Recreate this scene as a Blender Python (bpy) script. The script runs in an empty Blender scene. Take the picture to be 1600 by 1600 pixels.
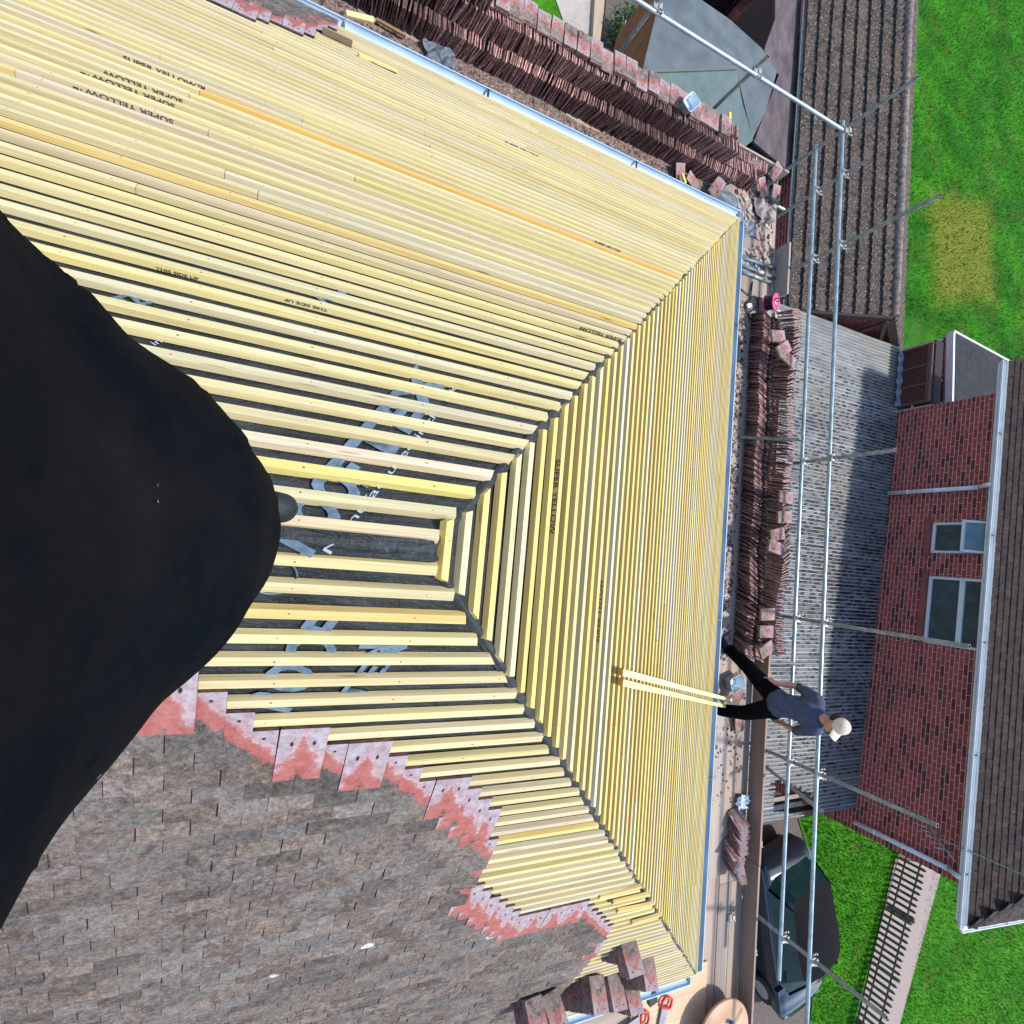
import bpy, math, random
from mathutils import Vector, Matrix, Quaternion
from mathutils.geometry import intersect_point_line
random.seed(7)
SC = bpy.context.scene
COL = SC.collection
V = Vector
# ---------------------------------------------------------------- camera
F = 815.19 / 1600.0
CAM = V((-0.4327, 0.0070, 1.5261))
RM = Matrix(((0.90373566, -0.11469514, -0.41244015), (0.08888376, 0.99271825, -0.08130279), (0.4187619, 0.036817, 0.90734942)))
TH = 0.6246; W = 4.881
cT, sT = math.cos(TH), math.sin(TH)
cd = bpy.data.cameras.new('camera'); cam = bpy.data.objects.new('camera', cd); COL.objects.link(cam)
cam.matrix_world = Matrix.Translation(CAM) @ RM.to_4x4()
cd.sensor_width = 36; cd.lens = F * 36; cd.clip_start = 0.02; cd.clip_end = 500
SC.camera = cam
# ---------------------------------------------------------------- light
SUN_EL = math.radians(62); SUN_AZ = math.radians(-10)      # azimuth from +X towards +Y
w = bpy.data.worlds.new('World'); SC.world = w; w.use_nodes = True
nt = w.node_tree; sky = nt.nodes.new('ShaderNodeTexSky'); sky.sky_type = 'NISHITA'; sky.sun_disc = False
sky.sun_elevation = SUN_EL; sky.sun_rotation = math.radians(90) - SUN_AZ
bg = nt.nodes['Background']; bg.inputs['Strength'].default_value = 0.15
nt.links.new(sky.outputs[0], bg.inputs[0])
sl = bpy.data.lights.new('sun', 'SUN'); sl.energy = 2.5; sl.angle = math.radians(3.5); sl.color = (1, .95, .88)
so = bpy.data.objects.new('sun', sl); COL.objects.link(so)
sd = V((math.cos(SUN_EL)*math.cos(SUN_AZ), math.cos(SUN_EL)*math.sin(SUN_AZ), math.sin(SUN_EL)))
so.rotation_euler = sd.to_track_quat('Z', 'Y').to_euler(); so.location = (0, 0, 20)
SC.view_settings.view_transform = 'Standard'; SC.view_settings.look = 'None'; SC.view_settings.exposure = 0.92; SC.view_settings.gamma = 1

# ---------------------------------------------------------------- pixel -> place helpers (photo is 1600 wide)
def ray(x, y): return RM @ V(((x-800)/815.19, -(y-800)/815.19, -1))
def pz(x, y, z): d = ray(x, y); return CAM + d*((z-CAM.z)/d.z)
def px_(x, y, X): d = ray(x, y); return CAM + d*((X-CAM.x)/d.x)
def py_(x, y, Y): d = ray(x, y); return CAM + d*((Y-CAM.y)/d.y)
def pp(x, y, n, k=0.0): d = ray(x, y); return CAM + d*((k-n.dot(CAM))/n.dot(d))
# slope frames: a along the eaves, d down the slope, n out of it
SL = {'A': (V((1,0,0)), V((0,cT,-sT)), V((0,sT,cT))),
      'C': (V((1,0,0)), V((0,-cT,-sT)), V((0,-sT,cT))),
      'B': (V((0,1,0)), V((cT,0,-sT)), V((sT,0,cT)))}
def on(sl, u, s, h=0.0): a, d, n = SL[sl]; return a*u + d*s + n*h
def slp(sl, x, y):
    a, d, n = SL[sl]; P = pp(x, y, n); return P.dot(a), P.dot(d)
G = -8.5      # ground level below the ridge

# ---------------------------------------------------------------- materials
def NT(name):
    m = bpy.data.materials.new(name); m.use_nodes = True; t = m.node_tree
    return m, t, t.nodes, t.links, t.nodes['Principled BSDF']
def nd(t, typ, **k):
    n = t.nodes.new(typ)
    for a, b in k.items():
        if a in n.bl_rna.properties.keys(): setattr(n, a, b)
        else: n.inputs[a].default_value = b
    return n
def mixc(t, fac, a, b, mode='MIX'):
    m = t.nodes.new('ShaderNodeMix'); m.data_type = 'RGBA'; m.blend_type = mode
    for s, v in ((m.inputs[0], fac), (m.inputs[6], a), (m.inputs[7], b)):
        if hasattr(v, 'is_output'): t.links.new(v, s)
        else: s.default_value = v if isinstance(v, (int, float)) else (tuple(v)+(1,) if len(v) == 3 else v)
    return m.outputs[2]
def math_(t, op, a, b=None, c=None, clamp=False):
    m = t.nodes.new('ShaderNodeMath'); m.operation = op; m.use_clamp = clamp
    for i, v in enumerate((a, b, c)):
        if v is None: continue
        if hasattr(v, 'is_output'): t.links.new(v, m.inputs[i])
        else: m.inputs[i].default_value = v
    return m.outputs[0]
def ramp(t, fac, stops):
    r = t.nodes.new('ShaderNodeValToRGB'); e = r.color_ramp.elements
    while len(e) < len(stops): e.new(.5)
    for q, (p, c) in zip(e, stops):
        q.position = p; q.color = (c, c, c, 1) if isinstance(c, (int, float)) else tuple(c)+(1,)
    t.links.new(fac, r.inputs[0]); return r.outputs[0]
def coords(t, kind='Object', scale=(1,1,1)):
    tc = t.nodes.new('ShaderNodeTexCoord'); mp = t.nodes.new('ShaderNodeMapping'); mp.inputs['Scale'].default_value = scale
    t.links.new(tc.outputs[kind], mp.inputs[0]); return mp.outputs[0]
def noise(t, vec, sc, det=4, rough=.6, out=0):
    n = nd(t, 'ShaderNodeTexNoise', Scale=sc, Detail=det, Roughness=rough); t.links.new(vec, n.inputs['Vector']); return n.outputs[out]
def bump(t, b, h, st=.3, dist=.005):
    bm = nd(t, 'ShaderNodeBump', Strength=st, Distance=dist); t.links.new(h, bm.inputs['Height']); t.links.new(bm.outputs[0], b.inputs['Normal'])
def attr(t, name='Col'):
    a = t.nodes.new('ShaderNodeVertexColor'); a.layer_name = name; return a.outputs[0]

def simple(name, c1, c2=None, sc=6, rough=.7, metal=0, bmp=0, bsc=40, kind='Object', spec=.5, stretch=(1,1,1), lo=.35, hi=.65):
    m, t, N, L, b = NT(name); v = coords(t, kind, stretch)
    if c2: L.new(mixc(t, ramp(t, noise(t, v, sc), ((lo, 0.), (hi, 1.))), c1, c2), b.inputs['Base Color'])
    else: b.inputs['Base Color'].default_value = tuple(c1)+(1,)
    b.inputs['Roughness'].default_value = rough; b.inputs['Metallic'].default_value = metal; b.inputs['Specular IOR Level'].default_value = spec
    if bmp: bump(t, b, noise(t, v, bsc, 6), bmp)
    return m
M = {}
def wood_mat(name, rough=.65, dirt=.5):
    m, t, N, L, b = NT(name); uv = coords(t, 'UV', (1, 1, 1)); g = coords(t, 'UV', (2.2, 190, 1)); g2 = coords(t, 'UV', (.9, 34, 1))
    gr = ramp(t, noise(t, g, 1, 5, .7), ((.3, .74), (.7, 1.12)))
    gr2 = ramp(t, noise(t, g2, 1, 3), ((.3, .84), (.72, 1.12)))
    c = mixc(t, 1., attr(t), gr, 'MULTIPLY'); c = mixc(t, 1., c, gr2, 'MULTIPLY')
    # treatment stain
    st = ramp(t, noise(t, coords(t, 'UV', (1.3, 3.1, 1)), 1, 3), ((.50, 0.), (.68, 1.)))
    c = mixc(t, math_(t, 'MULTIPLY', st, .34), c, mixc(t, 1., c, (1.04, .95, .5), 'MULTIPLY'))
    # knots
    vo = nd(t, 'ShaderNodeTexVoronoi', Scale=1.0); vo.inputs['Randomness'].default_value = 1
    L.new(coords(t, 'UV', (2.6, 26, 1)), vo.inputs['Vector'])
    kn = math_(t, 'MULTIPLY', ramp(t, vo.outputs['Distance'], ((0, 1.), (.07, .8), (.16, 0.))), ramp(t, noise(t, coords(t, 'UV', (1.7, 11, 1)), 1, 2), ((.56, 0.), (.6, 1.))))
    c = mixc(t, math_(t, 'MULTIPLY', kn, .8), c, (.16, .06, .012))
    fl = ramp(t, noise(t, coords(t, 'UV', (9, 60, 1)), 1, 4, .7), ((.24, 1.), (.31, 0.)))
    c = mixc(t, math_(t, 'MULTIPLY', fl, dirt), c, (.10, .07, .03))
    L.new(c, b.inputs['Base Color']); b.inputs['Roughness'].default_value = rough; b.inputs['Specular IOR Level'].default_value = .25
    bump(t, b, noise(t, g, 1, 5, .7), .25, .001)
    return m
M['wood'] = wood_mat('sawn_timber')
M['board'] = wood_mat('weathered_board', .8, .8)

def tile_mat(name, clean=True, mute=1.0, edged=1.0):
    m, t, N, L, b = NT(name)
    tc = t.nodes.new('ShaderNodeTexCoord'); sep = t.nodes.new('ShaderNodeSeparateXYZ'); L.new(tc.outputs['UV'], sep.inputs[0])
    u, v = sep.outputs[0], sep.outputs[1]
    ob = coords(t, 'Object'); gm = t.nodes.new('ShaderNodeNewGeometry')
    pos = gm.outputs['Position']
    n1 = noise(t, pos, 22, 6, .75); n2 = noise(t, pos, 4, 3); n3 = noise(t, pos, 110, 4, .75); n4 = noise(t, pos, 9, 5, .7)
    wea = mixc(t, ramp(t, n1, ((.36, 0.), (.64, 1.))), (.095, .074, .066), (.27, .225, .20))
    wea = mixc(t, ramp(t, n2, ((.45, 0.), (.62, .6))), wea, (.215, .20, .185))
    wea = mixc(t, ramp(t, n3, ((.58, 0.), (.70, .75))), wea, (.46, .41, .34))
    wea = mixc(t, ramp(t, n3, ((.33, .85), (.43, 0.))), wea, (.045, .035, .03))
    wea = mixc(t, ramp(t, n4, ((.62, 0.), (.70, .8))), wea, (.075, .065, .06))
    vo = nd(t, 'ShaderNodeTexVoronoi', Scale=2.3); L.new(pos, vo.inputs['Vector'])
    sp = math_(t, 'SUBTRACT', vo.outputs['Distance'], math_(t, 'MULTIPLY', n4, .14))
    wea = mixc(t, ramp(t, sp, ((.0, .9), (.022, 0.))), wea, (.62, .64, .62))
    wea = mixc(t, 1., wea, attr(t), 'MULTIPLY')
    wea = mixc(t, 1., wea, (.74, .72, .70), 'MULTIPLY')
    wea = mixc(t, 1., wea, ramp(t, noise(t, pos, 48, 5, .8), ((.30, .45), (.62, 1.25))), 'MULTIPLY')
    if clean:
        tri = math_(t, 'SUBTRACT', 1.0, math_(t, 'ABSOLUTE', math_(t, 'SUBTRACT', math_(t, 'MULTIPLY', u, 2.0), 1.0)))
        tri = math_(t, 'POWER', tri, 1.5)
        e = math_(t, 'ADD', math_(t, 'MULTIPLY', tri, .30), math_(t, 'MULTIPLY', math_(t, 'SUBTRACT', noise(t, pos, 13, 6, .75), .5), .62))
        d = math_(t, 'SUBTRACT', v, math_(t, 'ADD', e, .55))        # >0 pale head
        d2 = math_(t, 'SUBTRACT', v, math_(t, 'ADD', math_(t, 'MULTIPLY', math_(t, 'SUBTRACT', e, .08), .7), .40))
        red = mixc(t, ramp(t, n1, ((.35, 0.), (.7, 1.))), (.27, .075, .065), (.40, .16, .14))
        pale = mixc(t, ramp(t, noise(t, pos, 24, 6, .75), ((.32, 0.), (.68, 1.))), (.235, .175, .19), (.43, .38, .41))
        c = mixc(t, ramp(t, d, ((.0, 0.), (.20, 1.))), red, pale)
        hal = ramp(t, math_(t, 'ABSOLUTE', math_(t, 'SUBTRACT', d, .09)), ((.0, .55), (.05, 0.)))
        c = mixc(t, math_(t, 'MULTIPLY', hal, ramp(t, n1, ((.4, .2), (.6, 1.)))), c, (.52, .48, .50))
        c = mixc(t, ramp(t, math_(t, 'ADD', d2, math_(t, 'MULTIPLY', math_(t, 'SUBTRACT', n3, .5), .35)), ((.0, 1.), (.06, 0.))), c, wea)
        if edged == 1.0: c = mixc(t, ramp(t, noise(t, pos, 11, 6, .75), ((.40, 0.), (.60, .75))), c, mixc(t, n1, (.17, .115, .105), (.36, .27, .255)))
        # nail holes
        for hu in (.27, .73):
            dd = math_(t, 'SQRT', math_(t, 'ADD', math_(t, 'POWER', math_(t, 'MULTIPLY', math_(t, 'SUBTRACT', u, hu), .165), 2.), math_(t, 'POWER', math_(t, 'MULTIPLY', math_(t, 'SUBTRACT', v, .86), .265), 2.)))
            c = mixc(t, ramp(t, dd, ((.0045, 1.), (.0055, 0.))), c, (.02, .015, .015))
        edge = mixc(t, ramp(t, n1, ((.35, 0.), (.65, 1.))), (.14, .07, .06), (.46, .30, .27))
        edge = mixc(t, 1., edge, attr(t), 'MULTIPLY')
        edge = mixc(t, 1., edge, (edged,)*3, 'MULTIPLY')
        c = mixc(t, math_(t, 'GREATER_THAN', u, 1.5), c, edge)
    else: c = wea
    if mute != 1.0: c = mixc(t, 1., c, (mute,)*3, 'MULTIPLY')
    L.new(c, b.inputs['Base Color']); b.inputs['Roughness'].default_value = .9; b.inputs['Specular IOR Level'].default_value = .2
    bump(t, b, math_(t, 'ADD', n1, math_(t, 'MULTIPLY', n3, .5)), .5, .004)
    return m
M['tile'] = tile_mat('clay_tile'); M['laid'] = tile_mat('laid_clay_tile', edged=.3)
M['ntile'] = simple('brown_roof_tile', (.030, .020, .018), (.085, .062, .052), 9, .85, bmp=.7, bsc=60)
def moss_tile():
    m, t, N, L, b = NT('mossy_tile'); p = coords(t, 'Object')
    n1 = noise(t, p, 6, 6, .75); n3 = noise(t, p, 30, 4, .7); n5 = noise(t, p, 2.2, 3)
    c = mixc(t, ramp(t, n1, ((.35, 0.), (.65, 1.))), (.012, .008, .008), (.085, .062, .052))
    c = mixc(t, ramp(t, n3, ((.55, 0.), (.63, .9))), c, (.33, .28, .23))
    c = mixc(t, ramp(t, n5, ((.5, 0.), (.65, .45))), c, (.13, .10, .07))
    L.new(c, b.inputs['Base Color']); b.inputs['Roughness'].default_value = .9; bump(t, b, math_(t, 'ADD', n1, n3), .9, .02); return m
M['moss'] = moss_tile()
def brick_mat(name, c1, c2, mort, dark):
    m, t, N, L, b = NT(name); uv = coords(t, 'UV')
    br = t.nodes.new('ShaderNodeTexBrick'); L.new(uv, br.inputs['Vector'])
    for k, vv in (('Scale', 1), ('Mortar Size', .0055), ('Mortar Smooth', .15), ('Bias', 0), ('Brick Width', .225), ('Row Height', .075)): br.inputs[k].default_value = vv
    br.inputs['Color1'].default_value = tuple(c1)+(1,); br.inputs['Color2'].default_value = tuple(c2)+(1,); br.inputs['Mortar'].default_value = tuple(mort)+(1,)
    # second brick texture, same layout, picks out the dark burnt bricks
    b2 = t.nodes.new('ShaderNodeTexBrick'); L.new(uv, b2.inputs['Vector'])
    for k, vv in (('Scale', 1), ('Mortar Size', .0055), ('Mortar Smooth', .15), ('Bias', -.12), ('Brick Width', .225), ('Row Height', .075)): b2.inputs[k].default_value = vv
    b2.inputs['Color1'].default_value = (0,0,0,1); b2.inputs['Color2'].default_value = (1,1,1,1); b2.inputs['Mortar'].default_value = (0,0,0,1)
    c = mixc(t, ramp(t, b2.outputs['Color'], ((.60, 0.), (.72, .85))), br.outputs['Color'], dark)
    c = mixc(t, ramp(t, noise(t, uv, 1.3, 4), ((.45, 0.), (.7, .35))), c, mixc(t, 1., c, (1.5, 1.25, 1.15), 'MULTIPLY'))
    c = mixc(t, .35, c, mixc(t, 1., c, ramp(t, noise(t, uv, 45, 4), ((.3, .5), (.7, 1.4))), 'MULTIPLY'))
    L.new(c, b.inputs['Base Color']); b.inputs['Roughness'].default_value = .85
    bump(t, b, math_(t, 'SUBTRACT', 1., br.outputs['Fac']), .6, .006); return m
M['brick'] = brick_mat('red_brick', (.25, .040, .036), (.40, .080, .066), (.60, .42, .35), (.070, .014, .018))
M['brick2'] = brick_mat('house_brick', (.22, .09, .06), (.28, .13, .09), (.4, .36, .32), (.10, .05, .04))
def felt():
    m, t, N, L, b = NT('roof_membrane'); p = coords(t, 'Object')
    n = noise(t, p, 5, 5, .7); n2 = noise(t, p, 60, 4, .7)
    c = mixc(t, ramp(t, n, ((.35, 0.), (.65, 1.))), (.012, .016, .019), (.030, .037, .042))
    c = mixc(t, ramp(t, n2, ((.62, 0.), (.75, .5))), c, (.13, .14, .14))
    L.new(c, b.inputs['Base Color']); b.inputs['Roughness'].default_value = .62; bump(t, b, math_(t, 'ADD', math_(t, 'ADD', n, math_(t, 'MULTIPLY', n2, .3)), math_(t, 'MULTIPLY', noise(t, coords(t, 'Object', (3, 16, 16)), 1, 4), 1.2)), .8, .03); return m
M['felt'] = felt()
M['print'] = simple('pale_print', (.065, .11, .16), (.15, .22, .29), 22, .6)
M['whiteprint'] = simple('white_print', (.36, .42, .46))
M['ink'] = simple('black_ink', (.035, .035, .03), (.09, .08, .05), 300, .7)
M['galv'] = simple('galvanised_tube', (.24, .33, .37), (.40, .50, .54), 7, .38, .55, .1, 60)
M['galvold'] = simple('weathered_tube', (.17, .19, .185), (.34, .36, .34), 14, .6, .35, .2, 60)
M['clamp'] = simple('clamp_steel', (.26, .25, .23), (.5, .49, .46), 60, .5, .5, .3, 120)
M['gutter'] = simple('gutter_plastic', (.36, .50, .64), (.44, .57, .68), 3, .35)
M['whiteplastic'] = simple('white_plastic', (.62, .66, .68), (.74, .77, .78), 5, .4)
M['black'] = simple('black_plastic', (.012, .013, .015), None, rough=.45)
def cloth():
    m, t, N, L, b = NT('black_cloth'); p = coords(t); c = mixc(t, ramp(t, noise(t, p, 9, 4), ((.35, 0.), (.65, 1.))), (.0020, .0038, .0065), (.0085, .0080, .0088))
    vo = nd(t, 'ShaderNodeTexVoronoi', Scale=85.); L.new(p, vo.inputs['Vector']); n2 = noise(t, p, 9, 3)
    k = math_(t, 'MULTIPLY', ramp(t, vo.outputs['Distance'], ((.12, 1.), (.16, 0.))), ramp(t, n2, ((.61, 0.), (.63, 1.))))
    c = mixc(t, k, c, (.32, .34, .33)); L.new(c, b.inputs['Base Color']); b.inputs['Roughness'].default_value = .95; b.inputs['Specular IOR Level'].default_value = .04
    bump(t, b, math_(t, 'ADD', noise(t, p, 480, 3), math_(t, 'MULTIPLY', noise(t, p, 14, 4), 2.)), .35, .004); return m
M['trouser'] = cloth()
M['boot'] = simple('black_leather', (.008, .010, .013), (.022, .026, .030), 25, .55, bmp=.7, bsc=70, spec=.3)
M['shirt'] = simple('blue_grey_cotton', (.052, .064, .110), (.080, .094, .150), 14, .9, bmp=.8, bsc=28, spec=.1)
M['cap'] = simple('cream_cotton', (.60, .50, .40), (.72, .62, .51), 20, .85, bmp=.3)
M['skin'] = simple('skin', (.42, .20, .14), (.52, .27, .2), 30, .55)
M['hair'] = simple('dark_hair', (.03, .016, .012), None, rough=.8)
M['glass'] = simple('window_glass', (.010, .028, .034), (.02, .06, .07), 2, .08, spec=1.)
M['frost'] = simple('frosted_glass', (.10, .20, .24), (.16, .27, .30), 4, .3)
M['conc'] = simple('concrete', (.20, .165, .145), (.38, .33, .30), 3, .9, bmp=.6, bsc=50)
M['rub'] = simple('rubble', (.05, .035, .03), (.28, .2, .17), 45, .95, bmp=.8)
def gravel_mat(name, a, b_, c_):
    m, t, N, L, b = NT(name); p = coords(t, 'Object')
    n = noise(t, p, 18, 6, .8); n2 = noise(t, p, 70, 3, .7)
    c = mixc(t, ramp(t, n, ((.35, 0.), (.65, 1.))), a, b_); c = mixc(t, ramp(t, n2, ((.58, 0.), (.68, .8))), c, c_)
    L.new(c, b.inputs['Base Color']); b.inputs['Roughness'].default_value = .95; bump(t, b, n2, .8, .02); return m
M['drive'] = gravel_mat('driveway_surface', (.05, .04, .036), (.16, .13, .115), (.36, .30, .26))
M['path'] = gravel_mat('path_surface', (.24, .19, .17), (.36, .30, .27), (.44, .37, .33))
def lawn_mat(name, g1, g2, patch=None):
    m, t, N, L, b = NT(name); p = coords(t, 'Object'); ps = coords(t, 'Object', (1, 3.5, 1))
    n = noise(t, p, .7, 5, .6); n2 = noise(t, p, 16, 5, .8); n3 = noise(t, ps, 5, 4, .7)
    c = mixc(t, ramp(t, n, ((.38, 0.), (.64, 1.))), g1, g2)
    c = mixc(t, 1., c, ramp(t, n2, ((.28, .5), (.72, 1.6))), 'MULTIPLY')
    c = mixc(t, 1., c, ramp(t, n3, ((.3, .7), (.7, 1.25))), 'MULTIPLY')
    c = mixc(t, ramp(t, noise(t, p, 1.1, 5, .7), ((.50, 0.), (.66, .5))), c, (.10, .125, .02))
    c = mixc(t, ramp(t, noise(t, p, .25, 3), ((.42, 0.), (.62, .35))), c, mixc(t, 1., c, (.45, .6, .5), 'MULTIPLY'))
    if patch:
        O, E1_, E2_ = patch; wn = noise(t, p, 3.2, 5, .7, 1)
        pm = t.nodes.new('ShaderNodeVectorMath'); pm.operation = 'MULTIPLY_ADD'; L.new(wn, pm.inputs[0]); pm.inputs[1].default_value = (.9, .9, 0); L.new(p, pm.inputs[2])
        sb = t.nodes.new('ShaderNodeVectorMath'); sb.operation = 'SUBTRACT'; L.new(pm.outputs[0], sb.inputs[0]); sb.inputs[1].default_value = (O[0]+.45, O[1]+.45, 0)
        det = E1_[0]*E2_[1]-E1_[1]*E2_[0]; outs = []
        for (ax_, ay_) in ((E2_[1]/det, -E2_[0]/det), (-E1_[1]/det, E1_[0]/det)):
            dp = t.nodes.new('ShaderNodeVectorMath'); dp.operation = 'DOT_PRODUCT'; L.new(sb.outputs[0], dp.inputs[0]); dp.inputs[1].default_value = (ax_, ay_, 0)
            outs.append(math_(t, 'SUBTRACT', 1., math_(t, 'MULTIPLY', math_(t, 'ABSOLUTE', math_(t, 'SUBTRACT', dp.outputs['Value'], .5)), 2.)))
        mx, my = outs
        k = ramp(t, math_(t, 'ADD', math_(t, 'MINIMUM', mx, my), math_(t, 'MULTIPLY', math_(t, 'SUBTRACT', noise(t, p, 2.5, 6, .8), .5), .5)), ((-.06, 0.), (.40, 1.)))
        c = mixc(t, math_(t, 'MULTIPLY', k, ramp(t, noise(t, p, 6, 5, .75), ((.3, .35), (.6, .95)))), c, (.22, .20, .03))
    L.new(c, b.inputs['Base Color']); b.inputs['Roughness'].default_value = .8; b.inputs['Specular IOR Level'].default_value = .1
    bump(t, b, n2, 1., .05); return m
M['grass_blade'] = simple('grass_blade', (.035, .17, .006), (.07, .27, .01), 3, .7)

# ---------------------------------------------------------------- mesh builder
class MB:
    def __init__(s): s.v = []; s.f = []; s.c = []; s.uv = []; s.mi = []; s.sm = []
    def face(s, idx, col=(1,1,1), uv=None, mi=0, sm=False):
        s.f.append(idx); s.c.append(col); s.uv.append(uv or [(0, 0)]*len(idx)); s.mi.append(mi); s.sm.append(sm)
    def quad(s, P, col=(1,1,1), uv=None, mi=0):
        k = len(s.v); s.v += [V(p) for p in P]; s.face(list(range(k, k+len(P))), col, uv, mi)
    def box(s, c, X, Y, Z, hx, hy, hz, col=(1,1,1), mi=0, u0=0., v0=0., bev=0.):
        """box centred c; X is the long way (uv u in metres)"""
        c = V(c); k = len(s.v)
        for sx in (-1, 1):
            for sy in (-1, 1):
                for sz in (-1, 1): s.v.append(c + X*(hx*sx) + Y*(hy*sy) + Z*(hz*sz))
        I = lambda a, b_, c_: k + a*4 + b_*2 + c_
        fs = [([I(0,0,1), I(1,0,1), I(1,1,1), I(0,1,1)], 0, 2*hy), ([I(0,1,0), I(1,1,0), I(1,0,0), I(0,0,0)], .31, 2*hy),
              ([I(0,0,0), I(1,0,0), I(1,0,1), I(0,0,1)], .57, 2*hz), ([I(0,1,1), I(1,1,1), I(1,1,0), I(0,1,0)], .83, 2*hz)]
        for idx, vo, hh in fs: s.face(idx, col, [(u0, v0+vo), (u0+2*hx, v0+vo), (u0+2*hx, v0+vo+hh), (u0, v0+vo+hh)], mi)
        for idx in ([I(0,0,0), I(0,0,1), I(0,1,1), I(0,1,0)], [I(1,0,0), I(1,1,0), I(1,1,1), I(1,0,1)]):
            s.face(idx, col, [(u0, v0), (u0+.01, v0), (u0+.01, v0+2*hy), (u0, v0+2*hy)], mi)
    def abox(s, lo, hi, **k):
        lo, hi = V(lo), V(hi); c = (lo+hi)/2; h = (hi-lo)/2
        if h.y > h.x and h.y >= h.z: s.box(c, V((0,1,0)), V((1,0,0)), V((0,0,1)), h.y, h.x, h.z, **k)
        elif h.z > h.x: s.box(c, V((0,0,1)), V((1,0,0)), V((0,1,0)), h.z, h.x, h.y, **k)
        else: s.box(c, V((1,0,0)), V((0,1,0)), V((0,0,1)), h.x, h.y, h.z, **k)
    def bar(s, p0, p1, wy, wz, up=V((0,0,1)), **k):
        p0, p1 = V(p0), V(p1); X = (p1-p0); Ln = X.length; X = X/Ln; Y = up.cross(X).normalized(); Z = X.cross(Y)
        s.box((p0+p1)/2, X, Y, Z, Ln/2, wy/2, wz/2, **k)
    def tube(s, pts, r, n=12, col=(1,1,1), mi=0, cap=True, hollow=False):
        pts = [V(p) for p in pts]; R = r if isinstance(r, (list, tuple)) else [r]*len(pts); base = []
        prev = None
        for i, p in enumerate(pts):
            d = (pts[min(i+1, len(pts)-1)]-pts[max(i-1, 0)]).normalized()
            if prev is None: u = d.orthogonal().normalized()
            else: u = (prev - d*prev.dot(d)).normalized()
            prev = u; v_ = d.cross(u); base.append(len(s.v))
            for k in range(n): a = 2*math.pi*k/n; s.v.append(p+(u*math.cos(a)+v_*math.sin(a))*R[i])
        for i in range(len(pts)-1):
            for k in range(n):
                a, b = base[i]+k, base[i]+(k+1) % n; c, d = base[i+1]+(k+1) % n, base[i+1]+k
                s.face([a, b, c, d], col, [(i, k/n), (i, (k+1)/n), (i+1, (k+1)/n), (i+1, k/n)], mi, True)
        if cap: s.face([base[0]+k for k in range(n)][::-1], col, None, mi); s.face([base[-1]+k for k in range(n)], col, None, mi)
    def grid(s, fn, nu, nv, col=(1,1,1), mi=0, sm=True, skip=None, uvs=None, closeu=False):
        k = len(s.v)
        for i in range(nu+1):
            for j in range(nv+1): s.v.append(V(fn(i/nu, j/nv)))
        for i in range(nu):
            for j in range(nv):
                if skip and skip(i/nu, j/nv): continue
                a = k+i*(nv+1)+j; b = a+nv+1
                q = uvs or (lambda x, y: (x, y))
                s.face([a, b, b+1, a+1], col, [q(i/nu, j/nv), q((i+1)/nu, j/nv), q((i+1)/nu, (j+1)/nv), q(i/nu, (j+1)/nv)], mi, sm)
    def prism(s, P, h, col=(1,1,1), mi=0, n=V((0,0,1))):
        P = [V(p) for p in P]; k = len(s.v); m_ = len(P)
        s.v += P + [p+n*h for p in P]
        s.face([k+i for i in range(m_)][::-1], col, [(P[i].x, P[i].y) for i in range(m_)][::-1], mi); s.face([k+m_+i for i in range(m_)], col, [(P[i].x, P[i].y) for i in range(m_)], mi)
        for i in range(m_):
            j = (i+1) % m_; Ln = (P[j]-P[i]).length
            s.face([k+i, k+j, k+m_+j, k+m_+i], col, [(0, 0), (Ln, 0), (Ln, h), (0, h)], mi)
    def mesh(s, name, mats, off=V((0,0,0))):
        me = bpy.data.meshes.new(name); me.from_pydata([tuple(p-off) for p in s.v], [], s.f)
        me.color_attributes.new('Col', 'FLOAT_COLOR', 'CORNER'); uvl = me.uv_layers.new(name='UVMap')
        cc = []; uu = []
        for f, c, uv in zip(s.f, s.c, s.uv):
            for q in uv: cc += [c[0], c[1], c[2], 1]; uu += [q[0], q[1]]
        me.color_attributes['Col'].data.foreach_set('color', cc); uvl.data.foreach_set('uv', uu)
        me.polygons.foreach_set('material_index', s.mi); me.polygons.foreach_set('use_smooth', s.sm)
        for m in (mats if isinstance(mats, (list, tuple)) else [mats]): me.materials.append(M[m] if isinstance(m, str) else m)
        me.update(); return me
    def build(s, name, mats, parent=None):
        off = V(parent.matrix_world.translation) if parent else V((0,0,0))
        if parent:
            q = parent
            while q.parent: q = q.parent
            off = V(q.location) if q is parent else V(q.location)
        o = bpy.data.objects.new(name, s.mesh(name, mats, off)); COL.objects.link(o)
        if parent: o.parent = parent
        return o
def tag(o, label=None, cat=None, group=None, kind=None):
    if label: o['label'] = label
    if cat: o['category'] = cat
    if group: o['group'] = group
    if kind: o['kind'] = kind
    return o
def thing(name, loc, label, cat, group=None):
    o = bpy.data.objects.new(name, None); COL.objects.link(o); o.location = loc; o.empty_display_size = .1
    return tag(o, label, cat, group)
X_, Y_, Z_ = V((1,0,0)), V((0,1,0)), V((0,0,1))
def inpoly(x, y, P):
    r = False; j = len(P)-1
    for i in range(len(P)):
        if (P[i][1] > y) != (P[j][1] > y) and x < (P[j][0]-P[i][0])*(y-P[i][1])/(P[j][1]-P[i][1])+P[i][0]: r = not r
        j = i
    return r
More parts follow.
